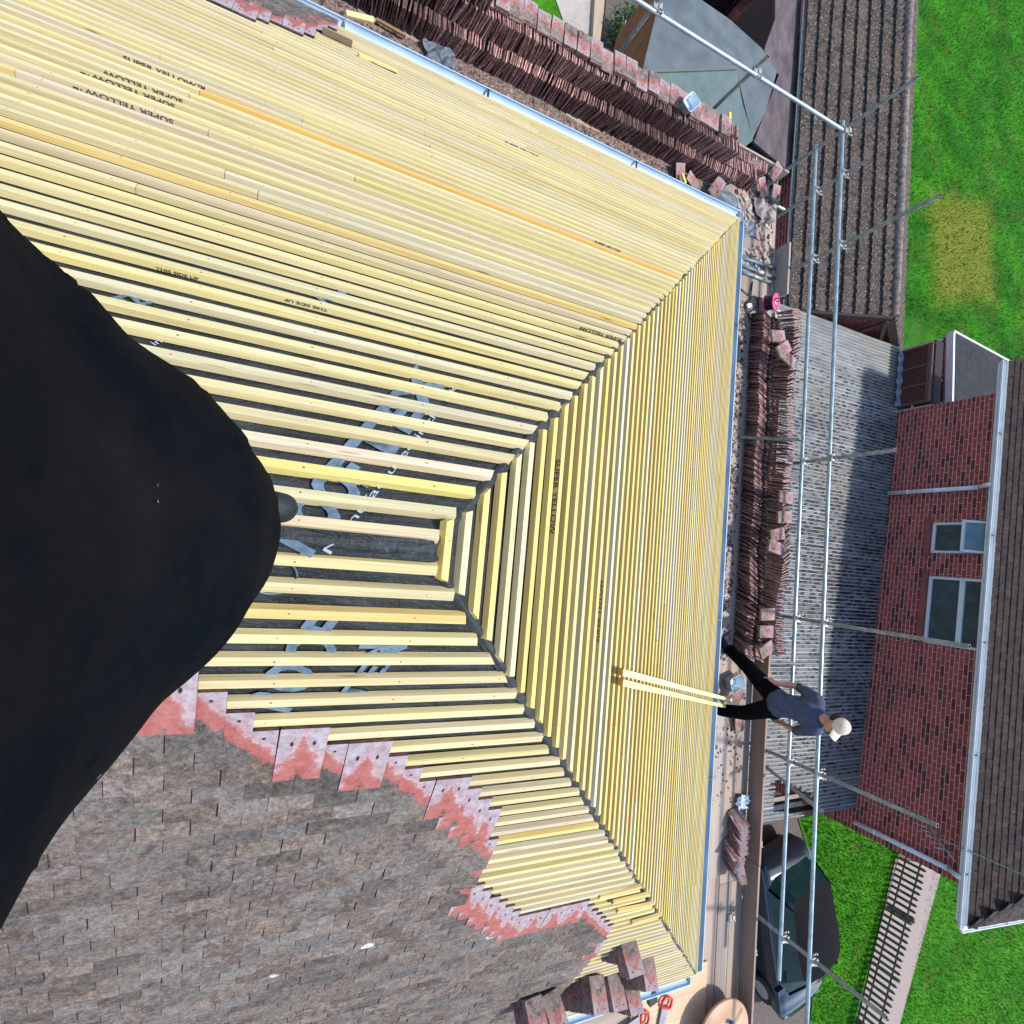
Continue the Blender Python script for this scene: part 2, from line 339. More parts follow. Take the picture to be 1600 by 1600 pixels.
def text(s, P0, P1, n, mat, parent, name, hgt=None, bold=0., flip=False, off=.0012, spacing=1.):
    """lettering laid flat on a surface: from P0 to P1 along the baseline, n the surface normal"""
    cu = bpy.data.curves.new(name, 'FONT'); cu.body = s; cu.offset = bold; cu.space_character = spacing; cu.resolution_u = 3
    tmp = bpy.data.objects.new('tmp', cu); COL.objects.link(tmp)
    bpy.context.view_layer.update()
    me = bpy.data.meshes.new_from_object(tmp.evaluated_get(bpy.context.evaluated_depsgraph_get())); bpy.data.objects.remove(tmp)
    xs = [v.co.x for v in me.vertices]; ys = [v.co.y for v in me.vertices]
    u = (P1-P0); Ln = u.length; u.normalize(); up = n.cross(u).normalized()
    kx = Ln/(max(xs)-min(xs)); y0 = min(ys); ky = (hgt/(max(ys)-y0)) if hgt else kx; x0 = min(xs)
    q = parent
    while q.parent: q = q.parent
    off0 = V(q.location)
    for v in me.vertices: v.co = P0 + u*((v.co.x-x0)*kx) + up*((v.co.y-y0)*ky) + n*off - off0
    me.materials.clear(); me.materials.append(M[mat]); o = bpy.data.objects.new(name, me); COL.objects.link(o); o.parent = parent
    return o

# ================================================================ ground
def sheet(name, pts, z, mat, lab=None):
    m = MB(); m.quad([(p[0], p[1], z) for p in pts]); return tag(m.build(name, mat), kind='structure')
sheet('ground', [(-150, -150), (150, -150), (150, 150), (-150, 150)], G, 'drive')
a, b_, c_ = pz(1440, 285, G), pz(1553, 300, G), pz(1450, 492, G)
M['lawn'] = lawn_mat('back_lawn', (.016, .115, .004), (.042, .22, .006), (a, b_-a, c_-a))
M['lawn2'] = lawn_mat('front_lawn', (.030, .16, .006), (.062, .25, .010))
sheet('back_lawn', [(13.6, 4.2), (80, 4.2), (80, 90), (13.6, 90)], G+.03, 'lawn')
P = [pz(*q, G) for q in ((1235, 1245), (1430, 1268), (1400, 1345), (1318, 1700), (1255, 1700), (1268, 1560), (1290, 1420))]
sheet('front_lawn', [(p.x, p.y) for p in P], G+.03, 'lawn2')
P = [pz(*q, G) for q in ((1452, 1352), (1700, 1352), (1900, 1900), (1330, 1900), (1398, 1600))]
sheet('side_lawn', [(p.x, p.y) for p in P], G+.03, 'lawn2')
P = [pz(*q, G) for q in ((1396, 1340), (1470, 1352), (1402, 1600), (1380, 1700), (1316, 1700), (1336, 1600))]
sheet('garden_path', [(p.x, p.y) for p in P], G+.06, 'path')
P = [pz(*q, G) for q in ((845, -60), (940, -60), (925, 60), (880, 40))]
sheet('paving', [(p.x, p.y) for p in P], G+.05, simple('pale_paving', (.30, .28, .25), (.42, .39, .35), 3, .9, bmp=.4))
P = [pz(*q, G) for q in ((700, -80), (850, -80), (885, 40), (860, 60), (800, 20))]
sheet('garden_grass', [(p.x, p.y) for p in P], G+.03, 'lawn2')

def tuft_field(name, regions, n, mat, hgt=(.04, .09)):
    m = MB()
    for (poly, share) in regions:
        xs = [p[0] for p in poly]; ys = [p[1] for p in poly]; k = 0
        while k < n*share:
            x = random.uniform(min(xs), max(xs)); y = random.uniform(min(ys), max(ys)); k += 1
            if not inpoly(x, y, poly): continue
            h = random.uniform(*hgt); a = random.uniform(0, 6.28); r = random.uniform(.006, .016); l = random.uniform(.01, .06)
            c = random.uniform(.55, 1.4); b = V((x, y, G+.028)); t = V((x+l*math.cos(a+1), y+l*math.sin(a+1), G+.03+h)); s = V((math.cos(a)*r, math.sin(a)*r, 0))
            m.quad([b-s, b+s, t], (c, c, c))
    return tag(m.build(name, mat), 'short bright green grass blades growing on the lawns', 'grass', kind='stuff')
def blade_mat():
    m, t, N, L, b = NT('blade'); L.new(mixc(t, 1., (.045, .20, .006), attr(t), 'MULTIPLY'), b.inputs['Base Color']); b.inputs['Roughness'].default_value = .7; b.inputs['Specular IOR Level'].default_value = .1; return m
M['blade'] = blade_mat()
fl = [tuple(pz(*q, G).xy) for q in ((1240, 1250), (1425, 1272), (1396, 1345), (1318, 1640), (1258, 1640), (1270, 1560), (1292, 1420))]
sf = [tuple(pz(*q, G).xy) for q in ((1456, 1355), (1620, 1355), (1640, 1640), (1395, 1640), (1403, 1600))]
bl = [tuple(pz(*q, G).xy) for q in ((1400, 480), (1440, -20), (1620, -20), (1620, 580), (1500, 560))]
tuft_field('grass', [(fl, .25), (sf, .3), (bl, .45)], 90000, 'blade')

# ================================================================ our house
house = thing('house', (0, 0, G), 'house whose stripped hipped roof is covered in new yellow timber battens', 'house')
m = MB(); wx = W-.42
for (p, q) in (((-8, wx), (wx, wx)), ((wx, wx), (wx, -wx)), ((wx, -wx), (-8, -wx))):
    p, q = V((*p, 0)), V((*q, 0)); Ln = (q-p).length; zt = -W*math.tan(TH)-.1
    m.quad([(p.x, p.y, G), (q.x, q.y, G), (q.x, q.y, zt), (p.x, p.y, zt)], uv=[(0, 0), (Ln, 0), (Ln, zt-G), (0, zt-G)])
m.build('wall', 'brick2', house)
m = MB(); zt = -W*math.tan(TH)
m.abox((-8, wx, zt-.12), (W, W, zt-.10)); m.abox((-8, -W, zt-.12), (W, -wx, zt-.10)); m.abox((wx, -wx, zt-.12), (W, wx, zt-.10))
m.abox((-8, W-.015, zt-.26), (W, W+.01, zt-.03)); m.abox((-8, -W-.01, zt-.26), (W, -W+.015, zt-.03)); m.abox((W-.015, -W, zt-.261), (W+.011, W, zt-.031))
m.build('soffit_and_fascia', 'whiteplastic', house)
MN = -.021      # membrane level under batten tops (batten 26 mm)
LE = W/cT
def sag(u, s): return -.006*abs(math.sin(u*math.pi/.6))+.003*math.sin(s*9+u*3)
for k, (sl, u0, u1) in {'A': ('A', -8, 1), 'C': ('C', -8, 1), 'B': ('B', -1, 1)}.items():
    m = MB(); a, d, n = SL[sl]; NU, NV = 90, 40
    def fn(i, j, sl=sl):
        s = -.02+(LE+.07)*j if sl != 'B' else (LE+.05)*j
        e = max(s, 0)*cT
        lo = -8 if sl != 'B' else -e
        u = lo+(e-lo)*i
        return on(sl, u, s, MN+sag(u, s)*(1 if 0 < j < 1 and i < 1 and (sl != 'B' or i > 0) else 0))
    m.grid(fn, NU, NV); m.build('roof_membrane', 'felt', house)
# ridge fold of membrane and hip strips
m = MB()
def fold(p0, p1, w_, lift, n=24):
    ax = (p1-p0).normalized(); sd_ = ax.cross(Z_).normalized()
    def fn(i, j):
        q = (j-.5)*2; P_ = p0.lerp(p1, i); drop = (abs(q)**1.6)*w_*.62
        return P_ + sd_*(q*w_) + Z_*(lift-drop+.004*math.sin(i*40+q*3))
    m.grid(fn, n, 8)
fold(V((-8, 0, 0)), V((.02, 0, 0)), .05, -.013, 60)
m.build('ridge_fold', 'felt', house)
m = MB(); fold(V((0, 0, 0)), V((W+.03, W+.03, -(W+.03)*math.tan(TH))), .020, -.017, 70); m.build('hip_strip', 'felt', house)
m = MB(); fold(V((0, 0, 0)), V((W+.03, -W-.03, -(W+.03)*math.tan(TH))), .020, -.017, 70); m.build('hip_strip', 'felt', house)

# ---- battens
PAL = [((.66, .57, .34), 5), ((.63, .55, .30), 4), ((.70, .53, .24), .9), ((.64, .54, .36), 2.), ((.63, .57, .38), 3.), ((.68, .60, .25), .8), ((.66, .43, .15), .35)]
def wcol():
    r = random.uniform(0, sum(p[1] for p in PAL))
    for c, w_ in PAL:
        r -= w_
        if r <= 0: break
    k = random.uniform(.92, 1.12); return (c[0]*k, c[1]*k*.985, c[2]*k*random.uniform(.82, 1.04))
BW, BH = .037, .026
def batten(sl, s, lo, hi, mb, warm=0.):
    k_hi = True; mt_ = random.choice((.15, .5, .9, .35))
    a, d, n = SL[sl]; u = hi; first = True
    L0 = random.uniform(2.0, 4.8)
    while u > lo+.001:
        v = max(lo, u-(L0 if first else 4.8)); first = False
        jit = random.uniform(-.0022, .0022); tw = random.uniform(-.0012, .0012); c = wcol()
        if warm and random.random() < warm: c = (c[0]*1.07, c[1]*.93, c[2]*.55)
        p0 = on(sl, v+.0015, s+jit, MN+.002+BH/2); p1 = on(sl, u-.0015, s+jit+tw, MN+.002+BH/2)
        kk = len(mb.v); mb.bar(p0, p1, BW, BH, up=n, col=c, u0=random.uniform(0, 60), v0=random.uniform(0, 40))
        for q in range(kk, len(mb.v)):
            p = mb.v[q]; ds = p.dot(d)-s
            if k_hi and (p-p1).length < .06: mb.v[q] = p+a*(ds*cT*mt_)
            elif sl == 'B' and v <= lo and (p-p0).length < .06: mb.v[q] = p-a*(ds*cT*mt_)
        un = math.ceil(v/.4)*.4+.03
        while un < u-.02:
            q0 = on(sl, un+random.uniform(-.012, .012), s+jit+random.uniform(-.006, .006), MN+.0024+BH); r_ = random.uniform(.0018, .0034)
            if abs(un) < 6: mb.quad([q0-a*r_-d*r_, q0+a*r_-d*r_*.8, q0+a*r_+d*r_, q0-a*r_+d*r_], (.10, .09, .08))
            un += .4
        k_hi = False; u = v
nb = {'A': 0, 'B': 0, 'C': 0}; stf = MB()
starts = {'A': .055, 'B': .085, 'C': .075}; nind = {'A': 36, 'B': 34, 'C': 26}
battens = {}
for sl in 'ABC':
    i = 0
    while True:
        s = starts[sl]+.1*i
        if s > LE-.015: break
        e = s*cT
        g = .020+random.uniform(-.006, .016)
        if sl == 'B': x_ = .035 if i == 0 else 0; lo, hi = -e+.006-x_+random.uniform(0, .012), e-.004+x_-random.uniform(-.002, .012)
        elif sl == 'A': lo, hi = -8, e-g+.012
        else: lo, hi = -8, e-g+.002
        if i < nind[sl]:
            m = MB(); batten(sl, s, lo, hi, m, .6 if sl == 'B' else .0); battens[(sl, i)] = m.build('batten', 'wood', house)
        else: batten(sl, s, lo, hi, stf, .4 if sl == 'B' else .0)
        i += 1
o = stf.build('far_battens', 'wood', house); o['kind'] = 'stuff'
# short doubled pieces low on the C slope
for (x0, y0, x1, y1, h) in ((955, 1405, 1012, 1392, .02), (962, 1418, 1018, 1407, .022), (985, 1438, 1030, 1425, .018), (935, 1398, 1000, 1382, .012)):
    u0, s0 = slp('C', x0, y0); u1, s1 = slp('C', x1, y1)
    m = MB(); m.bar(on('C', u0, s0, h), on('C', u1, s1, h), .04, .02, up=SL['C'][2], col=(.72, .52, .2), u0=random.random()*30)
    m.build('batten_offcut', 'wood', house)

# ---- stamped lettering on battens (on the face turned uphill)
def stamp(sl, s_, px0, px1, body, hgt=.023, rot=False):
    a, d, n = SL[sl]
    i = round((s_-starts[sl])/.1); sc = starts[sl]+.1*i
    u0 = slp(sl, *px0)[0]; u1 = slp(sl, *px1)[0]; nn = -d
    up = n if not rot else -n
    P0 = on(sl, u0, sc-BW/2-.0015, MN+.004 if not rot else MN+BH-.001); P1 = on(sl, u1, sc-BW/2-.0015, MN+.004 if not rot else MN+BH-.001)
    # baseline direction must satisfy up = nn x u
    if nn.cross((P1-P0).normalized()).dot(up) < 0: P0, P1 = P1, P0
    text(body, P0, P1, nn, 'ink', house, 'stamped_lettering', hgt=hgt, bold=.012, off=.002)
for (x0, y0, x1, y1, rot, body) in ((195, 85, 325, 130, False, 'SUPER YELLOW\u2122'), (165, 104, 290, 150, True, 'SUPER YELLOW'), (122, 112, 272, 166, True, 'SUPER YELLOW\u2122'), (122, 124, 275, 182, True, 'SUPER YELLOW\u2122'), (905, 506, 972, 528, True, 'SUPER YELLOW'), (243, 415, 310, 434, False, 'THIS SIDE UP'), (445, 467, 512, 486, True, 'THIS SIDE UP'), (790, 222, 842, 245, False, 'SUPER YELLOW'), (930, 377, 972, 396, False, 'SUPER YELLOW')):
    sA = slp('A', (x0+x1)/2, (y0+y1)/2)[1]; stamp('A', sA, (x0, y0), (x1, y1), body, .023 if len(body) > 12 or 'YELLOW' in body else .012, rot)
for (x0, y0, x1, y1, rot, body) in ((869, 715, 863, 835, False, 'SUPER YELLOW'), (941, 905, 932, 1005, True, 'SUPER YELLOW'), (1060, 1255, 1056, 1310, True, 'SUPER YELLOW'), (1104, 565, 1108, 605, True, 'SUPER YELLOW')):
    sB = slp('B', (x0+x1)/2, (y0+y1)/2)[1]; stamp('B', sB, (x0, y0), (x1, y1), body, .023, rot)

# ---- printing on the membrane
def mtext(sl, body, q0, q1, mat, hgt, bold=0.004):
    u0, s0 = slp(sl, *q0); u1, s1 = slp(sl, *q1); n = SL[sl][2]
    text(body, on(sl, u0, s0, MN+.006), on(sl, u1, s1, MN+.006), n, mat, house, 'membrane_lettering', hgt=hgt, bold=bold, off=.001)
mtext('A', 'ROOF', (487, 868), (592, 740), 'print', .15, .05)
mtext('A', 'TEX', (600, 730), (705, 590), 'print', .15, .05)
mtext('A', 'Manufactured in the UK', (518, 862), (720, 600), 'whiteprint', .026, .0)
mtext('A', 'TEX', (195, 478), (262, 462), 'print', .07, .03)
mtext('A', 'in the', (242, 534), (285, 515), 'whiteprint', .022)
mtext('A', 'ROOF', (510, 470), (562, 446), 'print', .05, .03)
mtext('C', 'ROOF', (452, 1120), (560, 985), 'print', .16, .03)
mtext('C', 'TEX', (560, 1105), (640, 1010), 'print', .09, .03)
# small union flag printed on the membrane
u0, s0 = slp('C', 600, 1015); m = MB(); a, d, n = SL['C']; c = on('C', u0, s0, MN+.0085)
for i, (dx, dy, L_, w_) in enumerate(((1, 0, .16, .018), (0, 1, .10, .018), (.83, .55, .19, .010), (.83, -.55, .19, .010))):
    ax = (a*dx+d*dy).normalized(); m.box(c+n*(.0004*i), ax, n.cross(ax), n, L_/2, w_/2, .0002)
m.build('printed_flag', 'print', house)
m = MB(); u0, s0 = slp('C', 425, 905); c = on('C', u0, s0, MN+.009)
m.tube([c+(a*math.cos(t_*.2)+d*math.sin(t_*.2))*.065 for t_ in range(32)], .003, 4); m.build('printed_ring', 'print', house)

# ---- clay tiles still on the roof
TW, TL, TT = .165, .265, .0145
def tile_into(mb, c, ax, up_, n, col, bow=0.):
    """ax: across, up_: towards the head, n: face normal"""
    k = len(mb.v); hx, hy, hz = TW/2-.0015, TL/2, TT/2
    for sz in (-1, 1):
        for (sx, sy) in ((-1, -1), (1, -1), (1, 1), (-1, 1)): mb.v.append(c+ax*(hx*sx)+up_*(hy*sy)+n*(hz*sz))
    mb.face([k+4, k+5, k+6, k+7], col, [(0, bow), (1, bow), (1, 1), (0, 1)])
    mb.face([k+3, k+2, k+1, k], col, [(0, 1), (1, 1), (1, bow), (0, bow)])
    for p, q in ((0, 1), (1, 2), (2, 3), (3, 0)): mb.face([k+p, k+q, k+q+4, k+p+4], col, [(2, 0), (2, 1), (2, 1), (2, 0)])
def cover(sl, poly, name, slo, shi, ulo, uhi, mat='laid'):
    a, d, n = SL[sl]; mb = MB(); k = 0; s = slo
    for k in range(int((shi-slo)/.1)+1):
        s = slo+k*.1; i0 = int(ulo/TW)-1; i1 = int(uhi/TW)+1
        for i in range(i0, i1):
            u = (i+.5*(k % 2))*TW+random.uniform(-.002, .002); sc_ = s-TL/2
            if not inpoly(u, s-TL*.95, poly): continue
            tilt = math.atan2(.024, TL)
            dd = (d*math.cos(tilt)+n*math.sin(tilt)).normalized(); nn = (n*math.cos(tilt)-d*math.sin(tilt)).normalized()
            yaw = random.gauss(0, .006); aa = (a*math.cos(yaw)+dd*math.sin(yaw)); d2 = nn.cross(aa)
            if d2.dot(dd) < 0: d2 = -d2
            g = random.choice((random.uniform(.65, 1.3), random.uniform(.85, 1.15))); tint = random.uniform(.95, 1.06)
            lift = .008 + .012+random.uniform(-.001, .0025)+ (random.uniform(.002, .006) if random.random() < .08 else 0)
            tile_into(mb, on(sl, u, s-TL/2+random.uniform(-.003, .003), lift+.006), aa, -d2, nn, (g*tint*.98, g, g/tint), 0. if inpoly(u, s-.1-TL*.95, poly) else random.uniform(.48, .56))
    o = mb.build(name, mat, house); return o
Cp = [slp('C', *q) for q in ((150, 1040), (372, 1044), (407, 1082), (445, 1112), (527, 1110), (560, 1140), (632, 1140), (655, 1162), (680, 1187), (705, 1207), (725, 1228), (750, 1253), (774, 1278), (768, 1310), (735, 1352), (742, 1372), (765, 1385), (790, 1405), (815, 1420), (925, 1400), (940, 1418), (955, 1435), (950, 1446), (918, 1490), (885, 1530), (845, 1575), (800, 1640))]
Cp += [(Cp[-1][0]-.3, LE+.3), (-8, LE+.3), (-8, Cp[0][1])]
cover('C', Cp, 'tile_covering', .36, LE+.02, -8, 4.4)
Ap = [slp('A', *q) for q in ((285, -6), (335, 10), (392, 33), (415, 41), (450, 50), (480, 56), (500, 50), (530, 48), (541, 44))]
Ap = [(-8, Ap[0][1])]+Ap+[(Ap[-1][0]+.02, LE+.3), (-8, LE+.3)]
cover('A', Ap, 'tile_covering', .36, LE+.02, -8, 0)

# ---- gutters
def gutter(p0, p1, outd, name='gutter', parent=house, mat='gutter', r=.058, wide=1.0):
    m = MB(); p0, p1 = V(p0), V(p1); ax = (p1-p0).normalized()
    def fn(i, j):
        a_ = math.pi*(1-j); return p0.lerp(p1, i)+outd*(math.cos(a_)*r*wide)+Z_*(-math.sin(a_)*r)
    m.grid(fn, 2, 10)
    def fn2(i, j):
        a_ = math.pi*(1-j); return p0.lerp(p1, i)+outd*(math.cos(a_)*(r+.003)*wide)+Z_*(-math.sin(a_)*(r+.003)-.0)
    m.grid(lambda i, j: fn2(i, 1-j), 2, 10)
    for q in (-1, 1): m.box((p0+p1)/2+outd*(q*(r+.0015)*wide)+Z_*.002, ax, outd, Z_, (p1-p0).length/2, .005, .006)
    for q in (p0, p1): m.prism([q+outd*(math.cos(t)*r*wide)-Z_*(math.sin(t)*r) for t in [math.pi*k/8 for k in range(9)]], .003, n=ax)
    L_ = (p1-p0).length
    for k in range(1, int(L_/2)+1):
        c = p0+ax*(k*2.-.5)
        if k*2.-.5 < L_: m.box(c+Z_*.004, outd, ax, Z_, (r+.006)*wide, .012, .003, mi=1)
    o = m.build(name, [mat, 'black'], parent); return o
zg = -W*math.tan(TH)-.045
gutter((px_(531, 25, 0).x if 0 else -.35, W+.075, zg), (W+.06, W+.075, zg), Y_, r=.062)
gutter((-8, W+.075, zg-.002), (-.36, W+.075, zg-.002), Y_, r=.062)
gutter((W+.07, W+.02, zg), (W+.07, -W-.02, zg), X_)
gutter((-8, -W-.075, zg), (W-.05, -W-.075, zg), -Y_)
# membrane hanging over the eaves
for (sl, lo, hi) in (('B', -W, W),):
    m = MB(); fn = lambda i, j: on(sl, lo+(hi-lo)*i, LE+.01+.07*j+(.012*math.sin(i*37)+.012*math.sin(i*91))*j, MN-.002-.02*j)
    m.grid(fn, 140, 3); m.build('eaves_membrane', 'felt', house)

# ================================================================ scaffold
scf = thing('scaffolding', (6.2, 0, G), 'galvanised tube scaffolding with boards around the eaves of the battened roof', 'scaffolding')
ZB = -4.0
def bcol(): k = random.uniform(.85, 1.1); c = random.choice(((.36, .29, .245), (.40, .34, .30), (.33, .27, .235), (.43, .335, .27))); return tuple(q*k for q in c)
def board(x0, x1, y0, y1, z, along):
    m = MB(); c = bcol(); m.abox((x0, y0, z-.038), (x1, y1, z), col=c, u0=random.uniform(0, 90), v0=random.uniform(0, 9)); return m.build('scaffold_board', 'board', scf)
for r in range(5):
    x0 = 5.04+r*.225; y = 6.3+random.uniform(-.1, .1)
    first = True
    for L_ in (2.7 if r > 1 else 1.9, 3.9, 3.9, 2.4):
        if r >= 2 and first: pass
        board(x0+.003, x0+.221, y-L_+.004, y, ZB+random.uniform(-.006, .004), 1); y -= L_; first = False
        if r == 3 and y < -3.2 and y > -4.6: y -= .0
for r in range(5):
    y0 = 5.04+r*.225
    x = 5.02
    for L_ in (2.4+r*.2, 3.9, 3.9, 3.9): board(x-L_+.004, x, y0+.003, y0+.221, ZB+random.uniform(-.005, .004), 0); x -= L_
for r in range(5):
    y0 = -5.04-r*.225; x = 5.02
    for L_ in (1.6+.5*(r % 2), 3.9, 3.9, 3.9): board(x-L_+.004, x, y0-.221, y0-.003, ZB+random.uniform(-.005, .004)+.0, 0); x -= L_
m = MB(); m.abox((4.3, -5.95, ZB+.006), (5.55, -5.2, ZB+.024), col=(.62, .44, .29), u0=3); m.build('plywood_sheet', 'wood', scf)
# toe boards
def toe(p0, p1, h=.225, col=None, lean=0):
    m = MB(); m.bar(V(p0)+Z_*(h/2), V(p1)+Z_*(h/2), .035, h, col=col or (.27, .19, .155), u0=random.uniform(0, 50)); return m.build('toe_board', 'board', scf)
toe((6.19, 5.1, ZB+.005), (6.19, 4.28, ZB+.005), .25, (.36, .32, .29))
toe((6.19, 3.2, ZB+.004), (6.19, -.9, ZB+.004), .2)
toe((6.19, -.92, ZB+.004), (6.19, -3.95, ZB+.004), .24, (.30, .205, .165))
toe((6.185, -3.96, ZB+.004), (6.185, -7.2, ZB+.004), .24, (.29, .21, .175))
toe((6.12, 6.22, ZB+.0), (2.2, 6.22, ZB+.0), .23, (.36, .30, .26))
toe((2.19, 6.22, ZB+.0), (-3.2, 6.22, ZB+.0), .23, (.36, .30, .26))
toe((6.1, -6.3, ZB+.0), (-3.2, -6.3, ZB+.0), .23)
def pipe(name, p0, p1, r=.0242, mat='galv', end=True, n=14):
    m = MB(); p0, p1 = V(p0), V(p1); d = (p1-p0).normalized(); m.tube([p0, p1], r, n, cap=False)
    m.tube([p0, p1], r-.004, n, cap=False, mi=1); 
    for q, s_ in ((p0, 1), (p1, -1)):
        u = d.orthogonal().normalized(); v_ = d.cross(u); k = len(m.v)
        for rr in (r, r-.004): m.v += [q+(u*math.cos(2*math.pi*i/n)+v_*math.sin(2*math.pi*i/n))*rr for i in range(n)]
        for i in range(n): j = (i+1) % n; m.face([k+i, k+j, k+n+j, k+n+i])
    return m.build(name, [mat, 'black'], scf)
def coupler(c, r=.036):
    m = MB(); c = V(c); an = random.uniform(-.5, .5)
    m.box(c, X_, Y_, Z_, .038, .045, .03); m.box(c+V((.05, 0, .01)), X_, Y_, Z_, .022, .03, .035)
    m.tube([c+V((.02, .06, .0)), c+V((.085, .065, .01))], .009, 8); m.tube([c+V((.02, -.055, .02)), c+V((.09, -.05, .03))], .009, 8)
    m.tube([c+V((.07, .065, .01)), c+V((.088, .066, .012))], .016, 6); m.tube([c+V((.07, -.055, .028)), c+V((.092, -.05, .03))], .016, 6)
    m.tube([c-Z_*.032, c+Z_*.032], r, 12)
    return m.build('coupler', 'clamp', scf)
stdB = []
for (x, y) in ((1355, 250), (1470, 305), (1400, 703), (1515, 1010), (1465, 1290), (1385, 1590)):
    P = px_(x, y, 6.27); stdB.append(P); pipe('standard', (P.x, P.y, G), P, mat='galvold')
    for z in (-3.0, -3.4): coupler((6.235, P.y, z))
P = py_(1435, 120, 6.38); pipe('standard', (P.x, P.y, G), P, mat='galvold'); coupler((P.x, P.y-.04, -2.97))
for (x, y, zt_) in ((1050, -30, -2.2), (1200, 88, -2.7)):
    P = py_(x, y, 6.38); pipe('standard', (P.x, P.y, G), P, mat='galvold'); coupler((P.x, P.y-.04, -2.97))
for x in (.6, -1.6): pipe('standard', (x, 6.38, G), (x, 6.38, -2.3), mat='galvold')
for y in (5.9, 4.2, 1.85, -.45, -2.45, -4.55):      # inner standards and transoms under the boards
    pipe('standard', (4.98, y, G), (4.98, y, ZB-.05) if y != 1.85 else (4.98, y, ZB-.05), mat='galvold')
    pipe('transom', (4.75, y, ZB-.07), (6.42, y, ZB-.07))
P = px_(1248, 687, 5.95); pipe('standard', (5.62, P.y+.1, ZB), P, mat='galvold')
for x in (3.0, .6, -1.6, 4.7): pipe('transom', (x, 4.95, ZB-.07), (x, 6.5, ZB-.07)); pipe('transom', (x, -4.95, ZB-.07), (x, -6.5, ZB-.07))
pipe('guard_rail', (6.2, 6.50, -3.0), (6.2, 1.7, -3.0), .0245); pipe('guard_rail', (6.2, 1.62, -3.0), (6.2, -9.5, -3.0), .0245)
pipe('guard_rail', (6.2, 6.42, -3.4), (6.2, -1.1, -3.4)); pipe('guard_rail', (6.2, -1.15, -3.4), (6.2, -5.17, -3.4))
pipe('guard_rail', (6.12, 6.3, -2.95), (-3, 6.3, -3.03), .0245)
pipe('guard_rail', (-3, -6.4, -3.0), (6.4, -6.4, -3.0))
pipe('ledger', (6.27, 6.5, ZB-.12), (6.27, -9, ZB-.12)); pipe('ledger', (5.0, 5.5, ZB-.12), (5.0, -7, ZB-.12))
pipe('ledger', (5.92, -4.15, ZB-.02), (5.92, -5.9, ZB-.02), .0242)
P0, P1 = px_(1200, 1178, 6.3), px_(1300, 1225, 6.3)
pipe('brace', (6.33, -2.5, -4.5), (6.33, -2.9, -3.0), mat='galvold')
for (x, y) in ((1132, 1518), (1140, 1545)): pass
coupler((6.22, -3.7, ZB+.14)); coupler((6.24, -5.15, ZB+.12)); coupler((5.93, -4.72, ZB)); coupler((6.25, 4.05, -4.0))

# ================================================================ tiles in stacks
proto = {}
def tile_mesh(i):
    if i not in proto:
        mb = MB(); g = random.uniform(.8, 1.15); tile_into(mb, V((0,0,0)), X_, Y_, Z_, (g*1.02, g, g*.97)); proto[i] = mb.mesh('clay_tile', 'tile')
    return proto[i]
def tile_obj(c, ax, up_, label, group=None):
    ax = ax.normalized(); n = ax.cross(up_).normalized(); up2 = n.cross(ax)
    if 'src' not in proto: proto['src'] = None
    o = bpy.data.objects.new('clay_tile', tile_mesh(random.randrange(14))); COL.objects.link(o)
    mt = Matrix((ax, up2, n)).transposed().to_4x4(); mt.translation = V(c); o.matrix_world = mt
    return tag(o, label, 'roof tile', group, 'thing')
def rot(v, axis, a): return Quaternion(axis, a) @ v
# --- A side: rows standing on edge along the boards, flat piles on top
stack = MB()
def edge_row(mb, p0, p1, step, upv, lean, yawf, zoff=0., cols=(1,1,1)):
    p0, p1 = V(p0), V(p1); L_ = (p1-p0).length; ax = (p1-p0).normalized(); side = Z_.cross(ax); t_ = 0; k = 0
    while t_ < L_:
        yw = yawf(t_); nrm = rot(ax, Z_, yw+random.gauss(0, .04)); nrm = rot(nrm, side, lean+.14*math.sin(t_*3.3+p0.y*9)+random.gauss(0, .06)); acr = Z_.cross(nrm).normalized(); up_ = nrm.cross(acr)
        g = random.choice((random.uniform(.35, .7), random.uniform(.6, 1.), random.uniform(.9, 1.5)))*(.85+.35*math.sin(t_*1.7+k*.01))
        if random.random() < .5: up_ = -up_
        tile_into(mb, p0+ax*t_+Z_*(.13+zoff+random.uniform(-.009, .006))+side*random.gauss(0, .008), acr, up_, acr.cross(up_), (g*1.05, g*.95, g*.95))
        t_ += step*random.uniform(.85, 1.3)*(2.2 if random.random() < .03 else 1)
w0 = lambda t: .0
edge_row(stack, (-3.0, 5.70, ZB), (5.0, 5.70, ZB), .0225, Z_, .12, lambda t: .15*math.sin(t*2.2)-.1)
edge_row(stack, (-3.0, 5.88, ZB), (5.45, 5.88, ZB), .0225, Z_, -.1, lambda t: .12*math.sin(t*1.6)+.1)
edge_row(stack, (-3.0, 5.84, ZB+.255), (4.75, 5.84, ZB+.255), .0225, Z_, .1, lambda t: .15*math.sin(t*1.9))
edge_row(stack, (-3.0, 6.06, ZB), (5.6, 6.06, ZB), .0225, Z_, .12, lambda t: .1*math.sin(t*2.7))
edge_row(stack, (-3.0, 6.04, ZB+.255), (4.8, 6.04, ZB+.255), .0225, Z_, .02, lambda t: .1*math.sin(t*2.7))
edge_row(stack, (-3.0, 5.86, ZB+.50), (1.05, 5.86, ZB+.50), .0225, Z_, .0, lambda t: .1*math.sin(t*2.7))
tag(stack.build('stacked_tiles', 'tile'), 'long rows of reclaimed clay tiles standing on edge on the boards behind the upper gutter', 'roof tiles', kind='stuff')
LA = 'weathered clay tile lying flat on the rows behind the upper gutter'
x = 1.0; flatst = MB()
